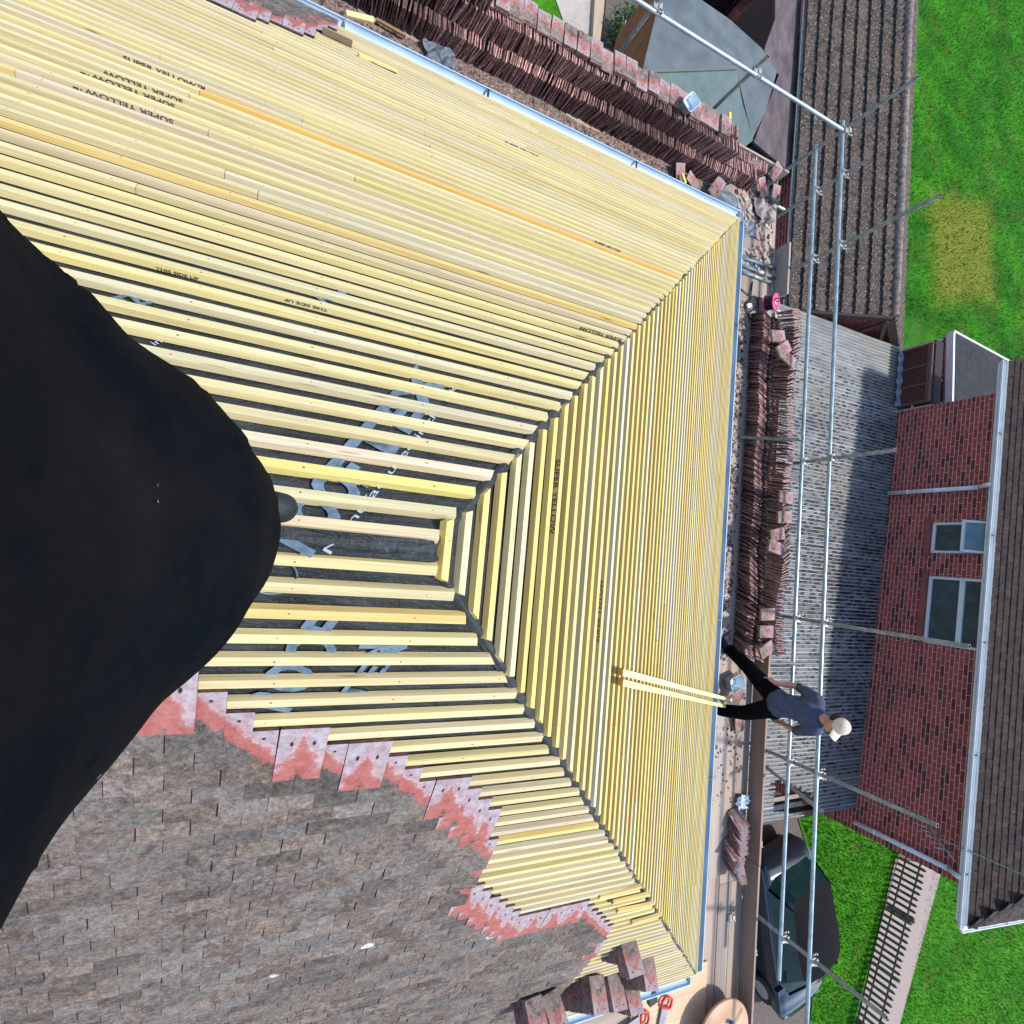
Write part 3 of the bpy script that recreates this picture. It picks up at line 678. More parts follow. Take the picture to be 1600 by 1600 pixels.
while x < 4.6:
    nt_ = random.choice((2, 3, 4)); z = ZB+.525; yw = random.uniform(-.06, .06); yb = 5.98+random.uniform(-.02, .03)
    for k in range(nt_):
        if k < nt_-2: tile_into(flatst, V((x, yb, z+TT/2)), rot(X_, Z_, yw), rot(Y_, Z_, yw), Z_, (.7, .65, .62))
        else: tile_obj((x+random.gauss(0, .005), yb+random.gauss(0, .008), z+TT/2), rot(X_, Z_, yw+random.gauss(0, .04)+(math.pi if random.random() < .35 else 0)), rot(Y_, Z_, yw+random.gauss(0, .04)+(math.pi if (int(x*3) % 3 == 0) else 0)), LA, 'flat tiles piled behind the upper gutter')
        z += .0155
    x += .172
tag(flatst.build('stacked_tiles', 'tile'), 'lower layers of the flat tile piles behind the upper gutter', 'roof tiles', kind='stuff')
# --- B side row, herringbone, two deep
LBt = 'reclaimed clay tile standing on edge in the long row beside the hip end gutter'
rowB = MB(); cnt = 0
def byaw(t): return .45*math.sin(t*2.1+.4)+.25
t_ = 0; y = 3.85
while y > -1.15:
    f = 3.85-y; yw = -.38+.12*math.sin(f*3); z = ZB+.115+.02*math.sin(f*5)
    nrm = rot(rot(-Y_, Z_, yw+random.gauss(0, .05)), X_, random.gauss(.35, .06)); acr = Z_.cross(nrm).normalized()
    g = random.choice((random.uniform(.12, .45), random.uniform(.5, .9), random.uniform(.9, 1.4)))
    tile_into(rowB, V((6.03+random.gauss(0, .01), y+.01, z-.01)), acr, nrm.cross(acr), acr.cross(nrm.cross(acr)), (g*1.03, g*.93, g*.93))
    tile_into(rowB, V((5.80+random.gauss(0, .01), y+.03, z)), acr, nrm.cross(acr), acr.cross(nrm.cross(acr)), (g*1.03, g*.93, g*.93))
    y -= .021*random.uniform(.85, 1.3)
tag(rowB.build('stacked_tiles', 'tile'), 'inner row of reclaimed clay tiles leaning on edge nearest the hip end gutter', 'roof tiles', kind='stuff')
rowB2 = MB(); y = 3.92
while y > -1.0:
    f = 3.92-y; yw = .30+.3*math.sin(f*2.4); z = ZB+.375+.03*math.sin(f*4)
    nrm = rot(rot(-Y_, Z_, yw+random.gauss(0, .06)), X_, random.gauss(.3, .08)); acr = Z_.cross(nrm).normalized(); up_ = nrm.cross(acr)
    if cnt < 104: tile_obj((6.06+random.gauss(0, .012), y, z), acr, up_*random.choice((1, -1)), LBt, 'tiles on edge beside the hip end gutter')
    else: tile_into(rowB2, V((6.06+random.gauss(0, .012), y, z)), acr, up_, acr.cross(up_), (.9, .85, .85))
    cnt += 1
    y -= .037*random.uniform(.8, 1.25)
tag(rowB2.build('stacked_tiles', 'tile'), 'last few tiles on edge in the outer row nearest the worker', 'roof tiles', kind='stuff')
# flat ones on top of the row
for (x, y, yw, z) in ((1228, 777, 0, -3.470), (1226, 808, .05, -3.475), (1215, 835, .3, -3.490), (1212, 855, -.2, -3.470), (1200, 960, .1, -3.500), (1198, 987, .05, -3.510), (1198, 1015, .5, -3.510), (1232, 560, -.4, -3.470), (1225, 545, .7, -3.430), (1216, 525, .2, -3.470)):
    P = pz(x, y, z)
    for k in range(2): tile_obj(P-Z_*(.0155*k), rot(Y_, Z_, yw+random.gauss(0, .04)), rot(X_, Z_, yw), 'clay tile lying flat across the top of the row beside the hip end gutter', 'flat tiles on the hip end row')
# --- small pack near the corner
y = -3.35; k = 0
while y > -4.0:
    nrm = rot(rot(-Y_, X_, .75+random.gauss(0, .05)), Z_, random.gauss(.1, .12)); acr = Z_.cross(nrm).normalized()
    tile_obj((5.9+random.gauss(0, .02)-.06*(k > 15), y, ZB+.115), acr, nrm.cross(acr), 'reddish clay tile leaning in the short pack on the boards below the worker', 'short pack of tiles on the boards')
    y -= .024; k += 1
tile_obj((5.88, -4.03, ZB+.20), X_, rot(Y_, X_, -.35), 'weathered clay tile with red patch lying at the near end of the short pack')
# --- piles standing at the bottom corner of the old tiling (C side)
def pile(px0, py0, z, n_, yaw, tilt, shift, lab, grp, tilt2=0.):
    """top tile shows at (px0, py0); further tiles follow underneath"""
    P = pz(px0, py0, z); ax = rot(X_, Z_, yaw); up_ = rot(-Y_, Z_, yaw); up_ = rot(up_, ax, tilt); ax = rot(ax, up_, tilt2); n = ax.cross(up_)
    if n.z < 0: ax = -ax; n = -n
    for k in range(n_):
        if k >= 6:
            a2 = rot(ax, n, random.gauss(0, .02)); tile_into(under, P-n*(.0158*k)+V((shift[0]*k, shift[1]*k, 0)), a2, n.cross(a2), n, (.8, .72, .7)); continue
        tile_obj(P-n*(.0158*k)+V((shift[0]*k+random.gauss(0, .003), shift[1]*k+random.gauss(0, .003), 0)), ax if k == 0 else rot(ax, n, random.gauss(0, .02)), -up_ if up_.y > 0 else up_, lab, grp)
under = MB()
g1 = 'tiles piled on the lower corner of the old tiling'
TI = -.62
pile(988, 1495, -2.32, 8, .05, TI, (-.004, .003), 'clay tile in the tallest pile at the lower corner of the old tiling', g1+', tallest')
pile(975, 1476, -2.44, 26, .02, TI, (-.005, .004), 'clay tile in the tallest pile at the lower corner of the old tiling', g1+', tallest')
pile(1015, 1520, -2.68, 18, -.2, TI, (-.004, .002), 'clay tile in the pile leaning right of the tallest pile', g1+', right')
pile(936, 1554, -2.62, 34, -.12, TI, (-.006, .003), 'clay tile in the long pile left of the tallest pile at the lower corner', g1+', left')
pile(964, 1551, -2.8, 16, -.05, TI, (-.004, .003), 'clay tile in the middle pile just below the tallest one', g1+', middle')
pile(990, 1558, -2.95, 14, .0, TI, (-.003, .003), 'clay tile in the low pale pile beside the red handled saw', g1+', low')
pile(868, 1580, -2.55, 18, .25, TI, (-.006, .002), 'clay tile in the pile nearest the lower edge of the photo', g1+', nearest')
pile(840, 1590, -2.55, 12, .1, TI, (-.006, .002), 'clay tile in the pile nearest the lower edge of the photo', g1+', nearest')
tag(under.build('stacked_tiles', 'tile'), 'lower layers of the clay tile piles at the lower corner of the old tiling', 'roof tiles', kind='stuff')
# --- loose tiles by the upper corner
for (x, y, yw, ti, z, lab) in ((1063, 272, .35, .3, -3.9, 'bright red clay tile lying alone beside the upper gutter'), (1083, 284, 1.2, .2, -3.93, 'broken red clay tile beside a yellow offcut near the upper gutter'), (1120, 292, -.5, .3, -3.85, 'dusty pink clay tile leaning at the end of the upper rows'), (1212, 268, -.5, .2, -3.8, 'pink ridge shaped tile lying near the end of the outer toe board'), (1192, 292, .6, .2, -3.88, 'pale pink tile lying at the scaffold corner'), (1212, 303, .1, .2, -3.93, 'pink and white tile lying at the far scaffold corner'), (1150, 1090, -.7, .3, -3.85, 'red patched tile lying between the worker and the plastic tub'), (1155, 1130, .2, .1, -3.93, 'pink tile lying on the boards just below the worker'), (1172, 265, -.3, .9, -3.8, 'pale tile propped steeply against the end of the upper rows')):
    tile_obj(pz(x, y, z), rot(X_, Z_, yw), rot(rot(Y_, Z_, yw), rot(X_, Z_, yw), ti), lab)
# debris along boards
deb = MB(); random.seed(11)
def scatter(x0, x1, y0, y1, n_, smin, smax, cols, z0=ZB+.004):
    for _ in range(n_):
        s1 = random.uniform(smin, smax); a1 = random.uniform(0, 6.28); c = V((random.uniform(x0, x1), random.uniform(y0, y1), z0+s1*.2)); u = V((math.cos(a1), math.sin(a1), random.uniform(-.2, .2))).normalized(); v_ = Z_.cross(u).normalized()
        col = random.choice(cols); k = random.uniform(.7, 1.2)
        deb.box(c, u, v_, u.cross(v_), s1, s1*random.uniform(.15, .8), s1*random.uniform(.1, .3), col=tuple(q*k for q in col))
rc = [(.10, .07, .06), (.07, .05, .045), (.2, .12, .1), (.28, .17, .15), (.05, .045, .045)]
scatter(-2.5, 5.2, 5.12, 5.6, 1500, .004, .03, rc); scatter(5.1, 5.65, -1.2, 4.2, 1500, .004, .03, rc+[(.33, .27, .24)]); scatter(5.15, 6.1, -3.2, -1.2, 260, .004, .02, rc)
scatter(5.3, 6.1, 4.6, 6.1, 260, .01, .05, [(.45, .38, .33), (.38, .3, .26), (.4, .2, .17), (.1, .08, .07)])
deb_m = simple('debris', (1, 1, 1)); 
def colmat(name, rough=.9):
    m, t, N, L, b = NT(name); L.new(mixc(t, .5, attr(t), mixc(t, 1., attr(t), ramp(t, noise(t, coords(t), 60), ((.3, .5), (.7, 1.5))), 'MULTIPLY')), b.inputs['Base Color']); b.inputs['Roughness'].default_value = rough; return m
M['vc'] = colmat('painted_by_part')
tag(deb.build('rubble', 'vc'), 'broken tile crumbs and moss scattered along the scaffold boards', 'rubble', kind='stuff')
m = MB()
def dirt(x0, x1, y0, y1): m.grid(lambda i, j: (x0+(x1-x0)*i, y0+(y1-y0)*j+.05*math.sin(i*20+j*3), ZB+.006+.012*abs(math.sin(i*31)*math.sin(j*9+i*7))), 60, 8)
dirt(-3, 4.9, 5.1, 5.62)
tag(m.build('moss_litter', 'rub'), 'dark moss and dust covering the boards along the upper gutter', 'moss', kind='stuff')
# wood offcuts
def offcut(q0, q1, z, label, w_=.04, h_=.025, col=(.72, .58, .3), z1=None):
    m = MB(); m.bar(pz(*q0, z), pz(*q1, z if z1 is None else z1), w_, h_, col=col, u0=random.random()*40); return tag(m.build('timber_offcut', 'wood'), label, 'wood offcut')
offcut((541, 21), (584, 32), -3.8, 'short pale timber offcut among the tiles at the end of the upper gutter', .06)
offcut((588, 30), (634, 56), -3.93, 'brown weathered stick lying by the upper gutter', .03, col=(.28, .18, .08))
offcut((1066, 272), (1071, 287), -3.85, 'yellow offcut standing by the broken red tile', .035, col=(.75, .6, .12))
P = py_(1139, 175, 6.05)
offcut((1140, 176), (1140, 196), -3.5, 'bright yellow batten end sticking up behind the upper tile row', .04, col=(.8, .65, .1))
a0, d0, n0 = SL['A']
m = MB(); u0, s0 = slp('A', 503, 55); u1, s1 = slp('A', 549, 76); m.bar(on('A', u0, s0, .035), on('A', u1, s1, .035), .05, .045, up=n0, col=(.20, .145, .09)); tag(m.build('timber_offcut', 'wood'), 'short dark weathered block resting on the battens under the upper tile patch', 'wood offcut')
m = MB(); u0, s0 = slp('A', 560, 90); u1, s1 = slp('A', 620, 115); m.bar(on('A', u0, s0, .02), on('A', u1, s1, .02), .045, .02, up=n0, col=(.78, .63, .25)); tag(m.build('timber_offcut', 'wood'), 'bright yellow strip lying along the battens near the upper gutter', 'wood offcut')
# two leaning battens
for (q0, q1, dz, lab, c) in (((970, 1050), (1142, 1094), 0, 'pale new batten leaning up the hip end beside the worker, upper of the two', (.74, .66, .36)), ((970, 1066), (1134, 1104), 0, 'pale new batten leaning up the hip end beside the worker, lower of the two', (.74, .58, .30))):
    n = SL['B'][2]; A0 = pp(*q0, n, .06); A1 = pz(*q1, -3.84)
    m = MB(); m.bar(A0, A1, .04, .028, up=n, col=c, u0=random.random()*30); m.bar(A0, A0+(A1-A0).normalized()*-.006, .041, .029, up=n, col=(.5, .25, .05)); tag(m.build('loose_batten', 'wood'), lab, 'batten', None)

# ================================================================ small things on the boards
def tub(P, name, label, sx=.17, sy=.12, h=.13, yaw=.3, tilt=0.):
    t = thing(name, P, label, 'plastic tub'); m = MB(); ax = rot(X_, Z_, yaw); ay = rot(Y_, Z_, yaw); up = rot(Z_, ay, tilt); ax = ay.cross(up)
    def ring(sx_, sy_, z):
        return [P+ax*(sx_*math.copysign(abs(math.cos(a_))**.35, math.cos(a_)))+ay*(sy_*math.copysign(abs(math.sin(a_))**.35, math.sin(a_)))+up*z for a_ in [2*math.pi*(k+.5)/28 for k in range(28)]]
    rs = [ring(sx*.86, sy*.86, .0), ring(sx, sy, h), ring(sx*1.06, sy*1.08, h), ring(sx*1.06, sy*1.08, h-.01), ring(sx*.97, sy*.97, h-.004), ring(sx*.84, sy*.84, .006)]
    k0 = len(m.v)
    for r in rs: m.v += r
    for i in (0, 1, 4): pass
    order = [0, 1, 2]; 
    for i, j in ((0, 1), (1, 2), (2, 4), (4, 5)):
        for k in range(28): l = (k+1) % 28; m.face([k0+28*i+k, k0+28*i+l, k0+28*j+l, k0+28*j+k], sm=True)
    m.face([k0+28*5+k for k in range(28)]); m.face([k0+k for k in range(28)][::-1])
    m.build('tub_body', 'tubplastic', t); return t
M['tubplastic'] = simple('translucent_plastic', (.42, .56, .68), (.55, .67, .77), 8, .3)
t1 = tub(pz(1072, 168, -3.44), 'plastic_tub', 'clear plastic tub standing on the flat tiles behind the upper gutter', .10, .085, .12, .9, -.2)
t2 = tub(pz(1140, 1064, -3.99), 'plastic_tub', 'blue tinted plastic tub standing on the boards by the worker\'s feet', .13, .105, .15, .35)
# cable reel
P = pz(1190, 480, ZB); reel = thing('cable_reel', P, 'pink cable reel wound with black cable standing on the boards', 'cable reel')
M['pink'] = simple('pink_plastic', (.85, .035, .17), None, rough=.35)
c = P+Z_*.17; ax = V((.30, -.12, .95)).normalized()
for k, off in enumerate((-.075, .06)):
    m = MB(); m.tube([c+ax*off, c+ax*(off+.014)], .125, 28)
    if k == 1: m.tube([c+ax*(off+.014), c+ax*(off+.022)], [.06, .05], 20, mi=1); m.tube([c+ax*(off+.02), c+ax*(off+.03)], .02, 8, mi=1)
    m.build('flange', ['pink', 'clamp'], reel)
m = MB(); m.tube([c-ax*.06, c+ax*.06], .085, 24)
for k in range(9): m.tube([c+ax*(-.055+.0135*k)+(rot(ax.orthogonal().normalized(), ax, a_*.35))*.098 for a_ in range(19)], .0075, 6)
m.build('cable_coil', 'black', reel)
m = MB(); m.tube([c+ax*-.09+Y_*.1, c+ax*-.09+Z_*.18, c+ax*.09+Z_*.18, c+ax*.09-Y_*.0], .009, 8); m.tube([P+V((-.08, -.13, .01)), P+V((.1, -.13, .01)), P+V((.1, .13, .01)), P+V((-.08, .13, .01)), P+V((-.08, -.13, .01))], .009, 8); m.build('stand', 'black', reel)
m = MB(); pts = [pz(*q, ZB+.02) for q in ((1156, 450), (1170, 462), (1176, 440), (1172, 470), (1162, 480), (1168, 490), (1180, 482), (1185, 470), (1178, 462), (1164, 474), (1172, 500), (1185, 492))]
m.tube(pts, .009, 7); tag(m.build('extension_cable', 'black'), 'black extension cable looping on the boards left of the pink reel', 'cable')
m = MB(); P = pz(1170, 478, ZB+.03); m.box(P, rot(X_, Z_, .4), rot(Y_, Z_, .4), Z_, .05, .03, .02); tag(m.build('plug_socket', 'whiteplastic'), 'white plug socket lying in the cable beside the pink reel', 'socket')
# spare tubes lying across the corner
for k, (q0, q1, lab) in enumerate((((1158, 402), (1212, 420), 'upper of three galvanised tubes lying across the boards above the cable reel'), ((1158, 414), (1212, 435), 'middle galvanised tube with a sleeve, lying across the boards above the cable reel'), ((1158, 424), (1206, 442), 'lower of three galvanised tubes lying across the boards above the cable reel'))):
    m = MB(); A0, A1 = pz(*q0, ZB+.03), pz(*q1, ZB+.03); m.tube([A0, A1], .024, 12)
    if k == 1: m.tube([A0.lerp(A1, .4), A0.lerp(A1, .75)], .034, 12, mi=1)
    tag(m.build('loose_tube', ['galv', 'clamp']), lab, 'scaffold tube')
# crumpled felt at the scaffold corner
def crumple(q, z, sx, sy, yaw, amp, mat, name, label, cat, seed):
    random.seed(seed); ph = [random.uniform(0, 6) for _ in range(6)]; c = pz(*q, z); u, v_ = rot(X_, Z_, yaw), rot(Y_, Z_, yaw); m = MB()
    m.grid(lambda i, j: c+u*((i-.5)*sx*(1-.25*math.sin(j*5+ph[4])**2))+v_*((j-.5)*sy*(1-.2*math.sin(i*4+ph[5])**2))+Z_*(amp*(1+math.sin(i*9+ph[0]+2*math.sin(j*5))*math.cos(j*8+ph[1])+.4*math.sin(i*21+ph[2])*math.sin(j*17+ph[3]))), 24, 24)
    return tag(m.build(name, mat), label, cat)
M['greyfelt'] = simple('grey_felt', (.07, .09, .115), (.13, .16, .19), 9, .6, bmp=.3)
crumple((1135, 318), ZB+.01, .8, .45, -.5, .018, 'greyfelt', 'felt_offcut', 'crumpled grey roofing felt lying on the boards at the battened roof corner', 'roofing felt', 3)
crumple((1166, 357), ZB+.01, .45, .3, .3, .015, 'greyfelt', 'felt_offcut', 'small folded felt piece below the larger crumpled one at the roof corner', 'roofing felt', 4)
crumple((1205, 298), ZB+.05, .3, .5, .2, .02, 'felt', 'felt_offcut', 'black felt strip hanging by the outer scaffold corner', 'roofing felt', 5)
crumple((685, 84), ZB+.03, .4, .35, .2, .035, 'greyfelt', 'plastic_bag', 'crumpled grey plastic sheet lying by the upper gutter', 'plastic bag', 6)
M['whitebag'] = simple('white_plastic_film', (.50, .62, .75), (.7, .78, .85), 20, .4)
crumple((1158, 1252), ZB+.03, .26, .2, .1, .03, 'whitebag', 'plastic_bag', 'crumpled white plastic bag on the boards beside the toe board', 'plastic bag', 8)
crumple((1192, 330), ZB+.03, .4, .42, .4, .03, 'conc', 'rubble_heap', 'pale heap of mortar rubble at the scaffold corner', 'rubble', 9)
# saws
M['redplastic'] = simple('red_plastic', (.62, .02, .03), None, rough=.4); M['steel'] = simple('saw_steel', (.30, .31, .33), (.4, .4, .42), 10, .35, .6)
def saw(q, z, yaw, label):
    c = pz(*q, z); s_ = thing('hand_saw', c, label, 'saw'); u, v_ = rot(X_, Z_, yaw), rot(Y_, Z_, yaw)
    m = MB(); m.prism([c-v_*.06+u*.0, c+v_*.06, c-u*.42+v_*.0, c-u*.42-v_*.05], .0015); m.build('blade', 'steel', s_)
    m = MB(); loop = [c+u*(.0+.11*i)+v_*s for i, s in ((0, -.065), (.25, -.085), (.9, -.075), (1.05, -.02), (1.0, .05), (.6, .085), (.0, .07), (-.08, .0), (0, -.065))]
    m.tube(loop, .017, 8); m.build('handle', 'redplastic', s_)
saw((1040, 1574), ZB+.06, 1.25, 'hand saw with red handle standing under the small gutter on the boards')
saw((1002, 1594), ZB+.06, .1, 'hand saw with red handle lying at the lower edge of the photo')
# round table top with a blue bottle cap, bottom right corner
P = pz(1128, 1592, -3.75); tb = thing('round_tray', P, 'large round tan tub lid at the lower scaffold corner', 'lid'); m = MB()
M['tan'] = simple('tan_plastic', (.36, .20, .11), (.44, .27, .16), 3, .5)
m.tube([P+V((.05, -.22, -.02)), P+V((.05, -.22, 0)), P+V((.05, -.22, .012)), P+V((.05, -.22, .004))], [.44, .445, .43, .41], 48); m.build('lid_disc', 'tan', tb)
m = MB(); c = pz(1141, 1597, -3.72); m.tube([c, c+Z_*.05, c+Z_*.055], [.03, .03, .012], 16); M['blue'] = simple('blue_plastic', (.02, .10, .45), None, rough=.4); tag(m.build('bottle_cap', 'blue'), 'small blue cap standing on the round tan lid', 'cap')
# downpipe outlet parts by small gutter
m = MB(); c = pz(1018, 1558, -3.62); m.box(c, rot(X_, Z_, .3), rot(Y_, Z_, .3), Z_, .06, .07, .03); m.tube([c-Z_*.2, c+Z_*.02], .034, 12); m.build('gutter_outlet', 'black', house)
c = pz(1065, 1503, -3.42); m = MB()
for k in range(9): a_ = random.uniform(0, 6.28); m.bar(c, c+V((math.cos(a_)*.09, math.sin(a_)*.09, random.uniform(-.02, .03))), .03, .004)
m.build('hip_iron_wrap', 'felt', house)
# ================================================================ people
def sdf_body(name, cones, mat, parent, vox=.016, smooth=6, extra=None):
    """one continuous surface round a chain of tapering limbs: cones = (p0, r0, p1, r1)"""
    m = MB()
    for (p0, r0, p1, r1) in cones:
        p0, p1 = V(p0), V(p1); d = (p1-p0); L_ = max(d.length, 1e-4); d = d/L_; pts = []; rad = []
        for k in range(6): a_ = math.pi/2*(k/5); pts.append(p0-d*(r0*math.cos(a_))); rad.append(max(r0*math.sin(a_), .0005))
        for k in range(1, 6): t_ = k/6; pts.append(p0.lerp(p1, t_)); rad.append(r0+(r1-r0)*t_)
        for k in range(6): a_ = math.pi/2*(k/5); pts.append(p1+d*(r1*math.sin(a_))); rad.append(max(r1*math.cos(a_), .0005))
        m.tube(pts, rad, 16)
    tmp = bpy.data.objects.new('tmp', m.mesh('tmp', mat)); COL.objects.link(tmp)
    r = tmp.modifiers.new('r', 'REMESH'); r.mode = 'VOXEL'; r.voxel_size = vox; r.use_smooth_shade = True
    s = tmp.modifiers.new('s', 'SMOOTH'); s.factor = .5; s.iterations = smooth
    bpy.context.view_layer.update()
    me = bpy.data.meshes.new_from_object(tmp.evaluated_get(bpy.context.evaluated_depsgraph_get())); bpy.data.objects.remove(tmp)
    me.name = name; me.materials.clear(); me.materials.append(M[mat])
    q = parent; off = V(q.location)
    for v in me.vertices:
        if extra: v.co += extra(v.co, v.normal)
        v.co -= off
    for p in me.polygons: p.use_smooth = True
    o = bpy.data.objects.new(name, me); COL.objects.link(o); o.parent = parent; return o
def hand(c, d, up, s=1.):
    """fingers as cones: c wrist, d pointing direction, up = back of hand"""
    d = d.normalized(); side = d.cross(up).normalized(); up = side.cross(d); out = [(c, .026*s, c+d*.07*s, .028*s), (c+side*.02*s, .02*s, c+d*.07*s+side*.025*s, .018*s), (c-side*.02*s, .02*s, c+d*.07*s-side*.025*s, .018*s)]
    for k, L_ in enumerate((.066, .074, .068, .052)):
        b = c+d*.08*s+side*((-.03+.02*k)*s); m1 = b+d*(L_*.55*s)-up*.008*s; out += [(b, .0095*s, m1, .009*s), (m1, .009*s, m1+(d*.6-up*.7).normalized()*(L_*.5*s), .0075*s)]
    b = c+d*.02*s-side*.03*s; m1 = b+(d*.6-side*.8).normalized()*.04*s; out += [(b, .012*s, m1, .0105*s), (m1, .0105*s, m1+(d*.9-side*.2-up*.3).normalized()*.03*s, .009*s)]
    return out
# --- the one holding the camera
me_ = thing('person', (-.55, 0, 0), 'person in black work trousers and black boots standing over the ridge at the left edge', 'person')
def at(x, y, dist): return CAM + ray(x, y).normalized()*dist
S1 = at(215, 822, .60); S2 = at(-470, 858, .52)
knee = V((-.52, .02, .50)); ank = V((-.56, .03, .13)); 
hipL = S1+V((-.06, -.02, .02))
SM = at(60, 828, .55); cones = [(S1, .127, SM, .170), (SM, .168, S2, .325), (S1+V((-.01, .0, -.02)), .124, knee, .085), (knee, .085, ank, .06),
         (S2, .24, V((-1.05, .0, 1.02)), .2), (V((-.95, -.1, 1.0)), .12, V((-.92, -.16, .5)), .08), (V((-.92, -.16, .5)), .08, V((-.95, -.17, .1)), .055)]
def folds(co, n): return n*(.0018*math.sin(co.z*30+co.y*17+2.2*math.sin(co.x*14+co.y*6))*math.exp(-((co.z-.82)/.3)**2)+.0012*math.sin(co.y*24-co.z*31+1.5*math.sin(co.z*13))+.0012*math.sin(co.y*105+co.z*30+3*math.sin(co.x*20)))
sdf_body('trousers', cones, 'trouser', me_, .011, 22, folds)
body = [(S2+V((-.08, 0, .06)), .17, V((-1.0, 0, 1.35)), .17), (V((-1.0, -.13, 1.42)), .10, V((-1.0, .13, 1.42)), .10), (V((-1.0, 0, 1.45)), .07, V((-.97, 0, 1.60)), .06), (V((-.97, 0, 1.66)), .095, V((-.95, 0, 1.74)), .1),
        (V((-.99, .19, 1.42)), .065, V((-.85, .27, 1.2)), .05), (V((-.85, .27, 1.2)), .05, V((-.62, .1, 1.47)), .035), (V((-.99, -.19, 1.42)), .065, V((-.85, -.27, 1.2)), .05), (V((-.85, -.27, 1.2)), .05, V((-.62, -.1, 1.47)), .035)]
bo = sdf_body('body', body, 'shirtblack' if 'shirtblack' in M else 'trouser', me_, .014)
hd = hand(V((-.62, .1, 1.47)), V((.12, -.03, .05)), V((0, .9, .3))) + hand(V((-.62, -.1, 1.47)), V((.12, .03, .05)), V((0, -.9, .3)))
sdf_body('hands', hd, 'skin', me_, .006, 1)
sdf_body('head', [(V((-.97, 0, 1.55)), .055, V((-.96, 0, 1.62)), .06), (V((-.95, 0, 1.68)), .08, V((-.96, 0, 1.75)), .098), (V((-.87, 0, 1.67)), .018, V((-.855, 0, 1.65)), .016), (V((-.95, .095, 1.69)), .018, V((-.95, .1, 1.71)), .018), (V((-.95, -.095, 1.69)), .018, V((-.95, -.1, 1.71)), .018)], 'skin', me_, .008, 2)
sdf_body('hair', [(V((-.985, 0, 1.74)), .1, V((-.97, 0, 1.78)), .098)], 'hair', me_, .01, 2)
for (ax_, ay_) in ((-.56, .03), (-.95, -.17)):
    toe_ = V((ax_+.145, ay_+(.045 if ax_ > -.6 else -.02), .045)); heel = V((ax_-.05, ay_, .04)); b = [(heel, .042, toe_, .04), (heel+V((.02, 0, .04)), .05, V((ax_+.08, ay_+.01, .07)), .042), (V((ax_+.06, ay_+.01, .06)), .045, toe_+V((-.02, 0, .012)), .042), (V((ax_, ay_, .06)), .052, V((ax_, ay_, .18)), .055)]
    sdf_body('boot', b, 'boot', me_, .008, 3)
# --- the worker on the scaffold
wk = thing('person', (5.5, -1.5, ZB), 'person in blue grey T-shirt, black trousers and cream cap standing on the scaffold boards', 'person')
LF, RF = pz(1133, 1012, ZB+.06), pz(1118, 1110, ZB+.06)
HP = V((5.50, -1.53, -3.12)); LK = V((5.50, -1.20, -3.52)); RK = V((5.52, -1.80, -3.55))
cones = [(HP+V((0, .09, 0)), .115, HP+V((0, -.09, 0)), .125), (HP+V((0, .09, -.04)), .12, LK, .095), (LK, .095, LF+V((.05, -.03, .06)), .082), (HP+V((0, -.09, -.04)), .12, RK, .095), (RK, .095, RF+V((.04, .02, .06)), .082)]
sdf_body('trousers', cones, 'trouser', wk, .014, 4)
SH = V((5.66, -1.55, -2.63))
tor = [(HP+V((0, .04, .06)), .135, HP+V((.0, -.04, .06)), .135), (HP+V((.02, 0, .1)), .14, SH+V((-.02, 0, -.12)), .155), (SH+V((-.01, .15, -.03)), .085, SH+V((-.01, -.16, -.03)), .085), (SH+V((-.04, .08, -.1)), .12, SH+V((-.04, -.08, -.1)), .12),
       (SH+V((-.01, .18, -.04)), .075, SH+V((-.0, .25, -.26)), .06), (SH+V((-.01, -.18, -.04)), .075, SH+V((.0, -.27, -.27)), .06)]
sdf_body('t_shirt', tor, 'shirt', wk, .014, 4, lambda co, n: n*(.006*math.sin(co.z*38+co.y*22)*math.sin(co.y*31+co.x*20)))
eR = SH+V((0, -.28, -.29)); wR = V((5.66, -1.80, -3.12)); eL = SH+V((0, .26, -.28)); wL = pz(1212, 1068, -3.10)
HC = V((5.66, -1.60, -2.43))
fd = V((-.35, -.75, -.35)).normalized()
arms = [(SH+V((0, -.26, -.2)), .05, eR, .042), (eR, .042, wR, .028), (SH+V((0, .25, -.2)), .05, eL, .042), (eL, .042, wL, .028), (SH+V((0, -.0, -.02)), .06, HC+V((0, 0, -.09)), .055), (HC+V((0, 0, -.04))+fd*.02, .078, HC+V((0, 0, .03)), .088), (HC+fd*.085-Z_*.03, .018, HC+fd*.1-Z_*.045, .014), (SH+V((0, -.1, -.06)), .06, SH+V((0, .1, -.06)), .06), (SH+V((0, -.1, -.06)), .06, SH+V((0, -.26, -.2)), .045), (SH+V((0, .1, -.06)), .06, SH+V((0, .25, -.2)), .045)]
sdn = fd.cross(Z_).normalized()
for s_ in (-1, 1): arms.append((HC+sdn*(.083*s_)-Z_*.02, .016, HC+sdn*(.088*s_), .018))
arms += hand(wR, V((-.4, .1, -.9)), V((.3, -1, 0))) + hand(wL, V((-.2, .5, -.9)), V((.2, 1, 0)))
bo = sdf_body('body', arms, 'skin', wk, .0075, 1)
sdf_body('hair', [(HC+V((.02, .02, -.01))-fd*.02, .088, HC+V((.01, .01, .02)), .09)], 'hair', wk, .009, 1)
cp = sdf_body('cap', [(HC+Z_*.045, .094, HC+Z_*.06-fd*.01, .094)], 'cap', wk, .008, 2)
m = MB(); c0 = HC+Z_*.055
m.grid(lambda i, j: c0+fd.cross(sdn).normalized()*0+V((fd.x, fd.y, 0)).normalized()*(.06+.115*j*math.cos((i-.5)*1.5))+sdn*((i-.5)*.17*(1-.15*j))+Z_*(.012-.03*j-.04*(2*i-1)**2*.6), 12, 8)
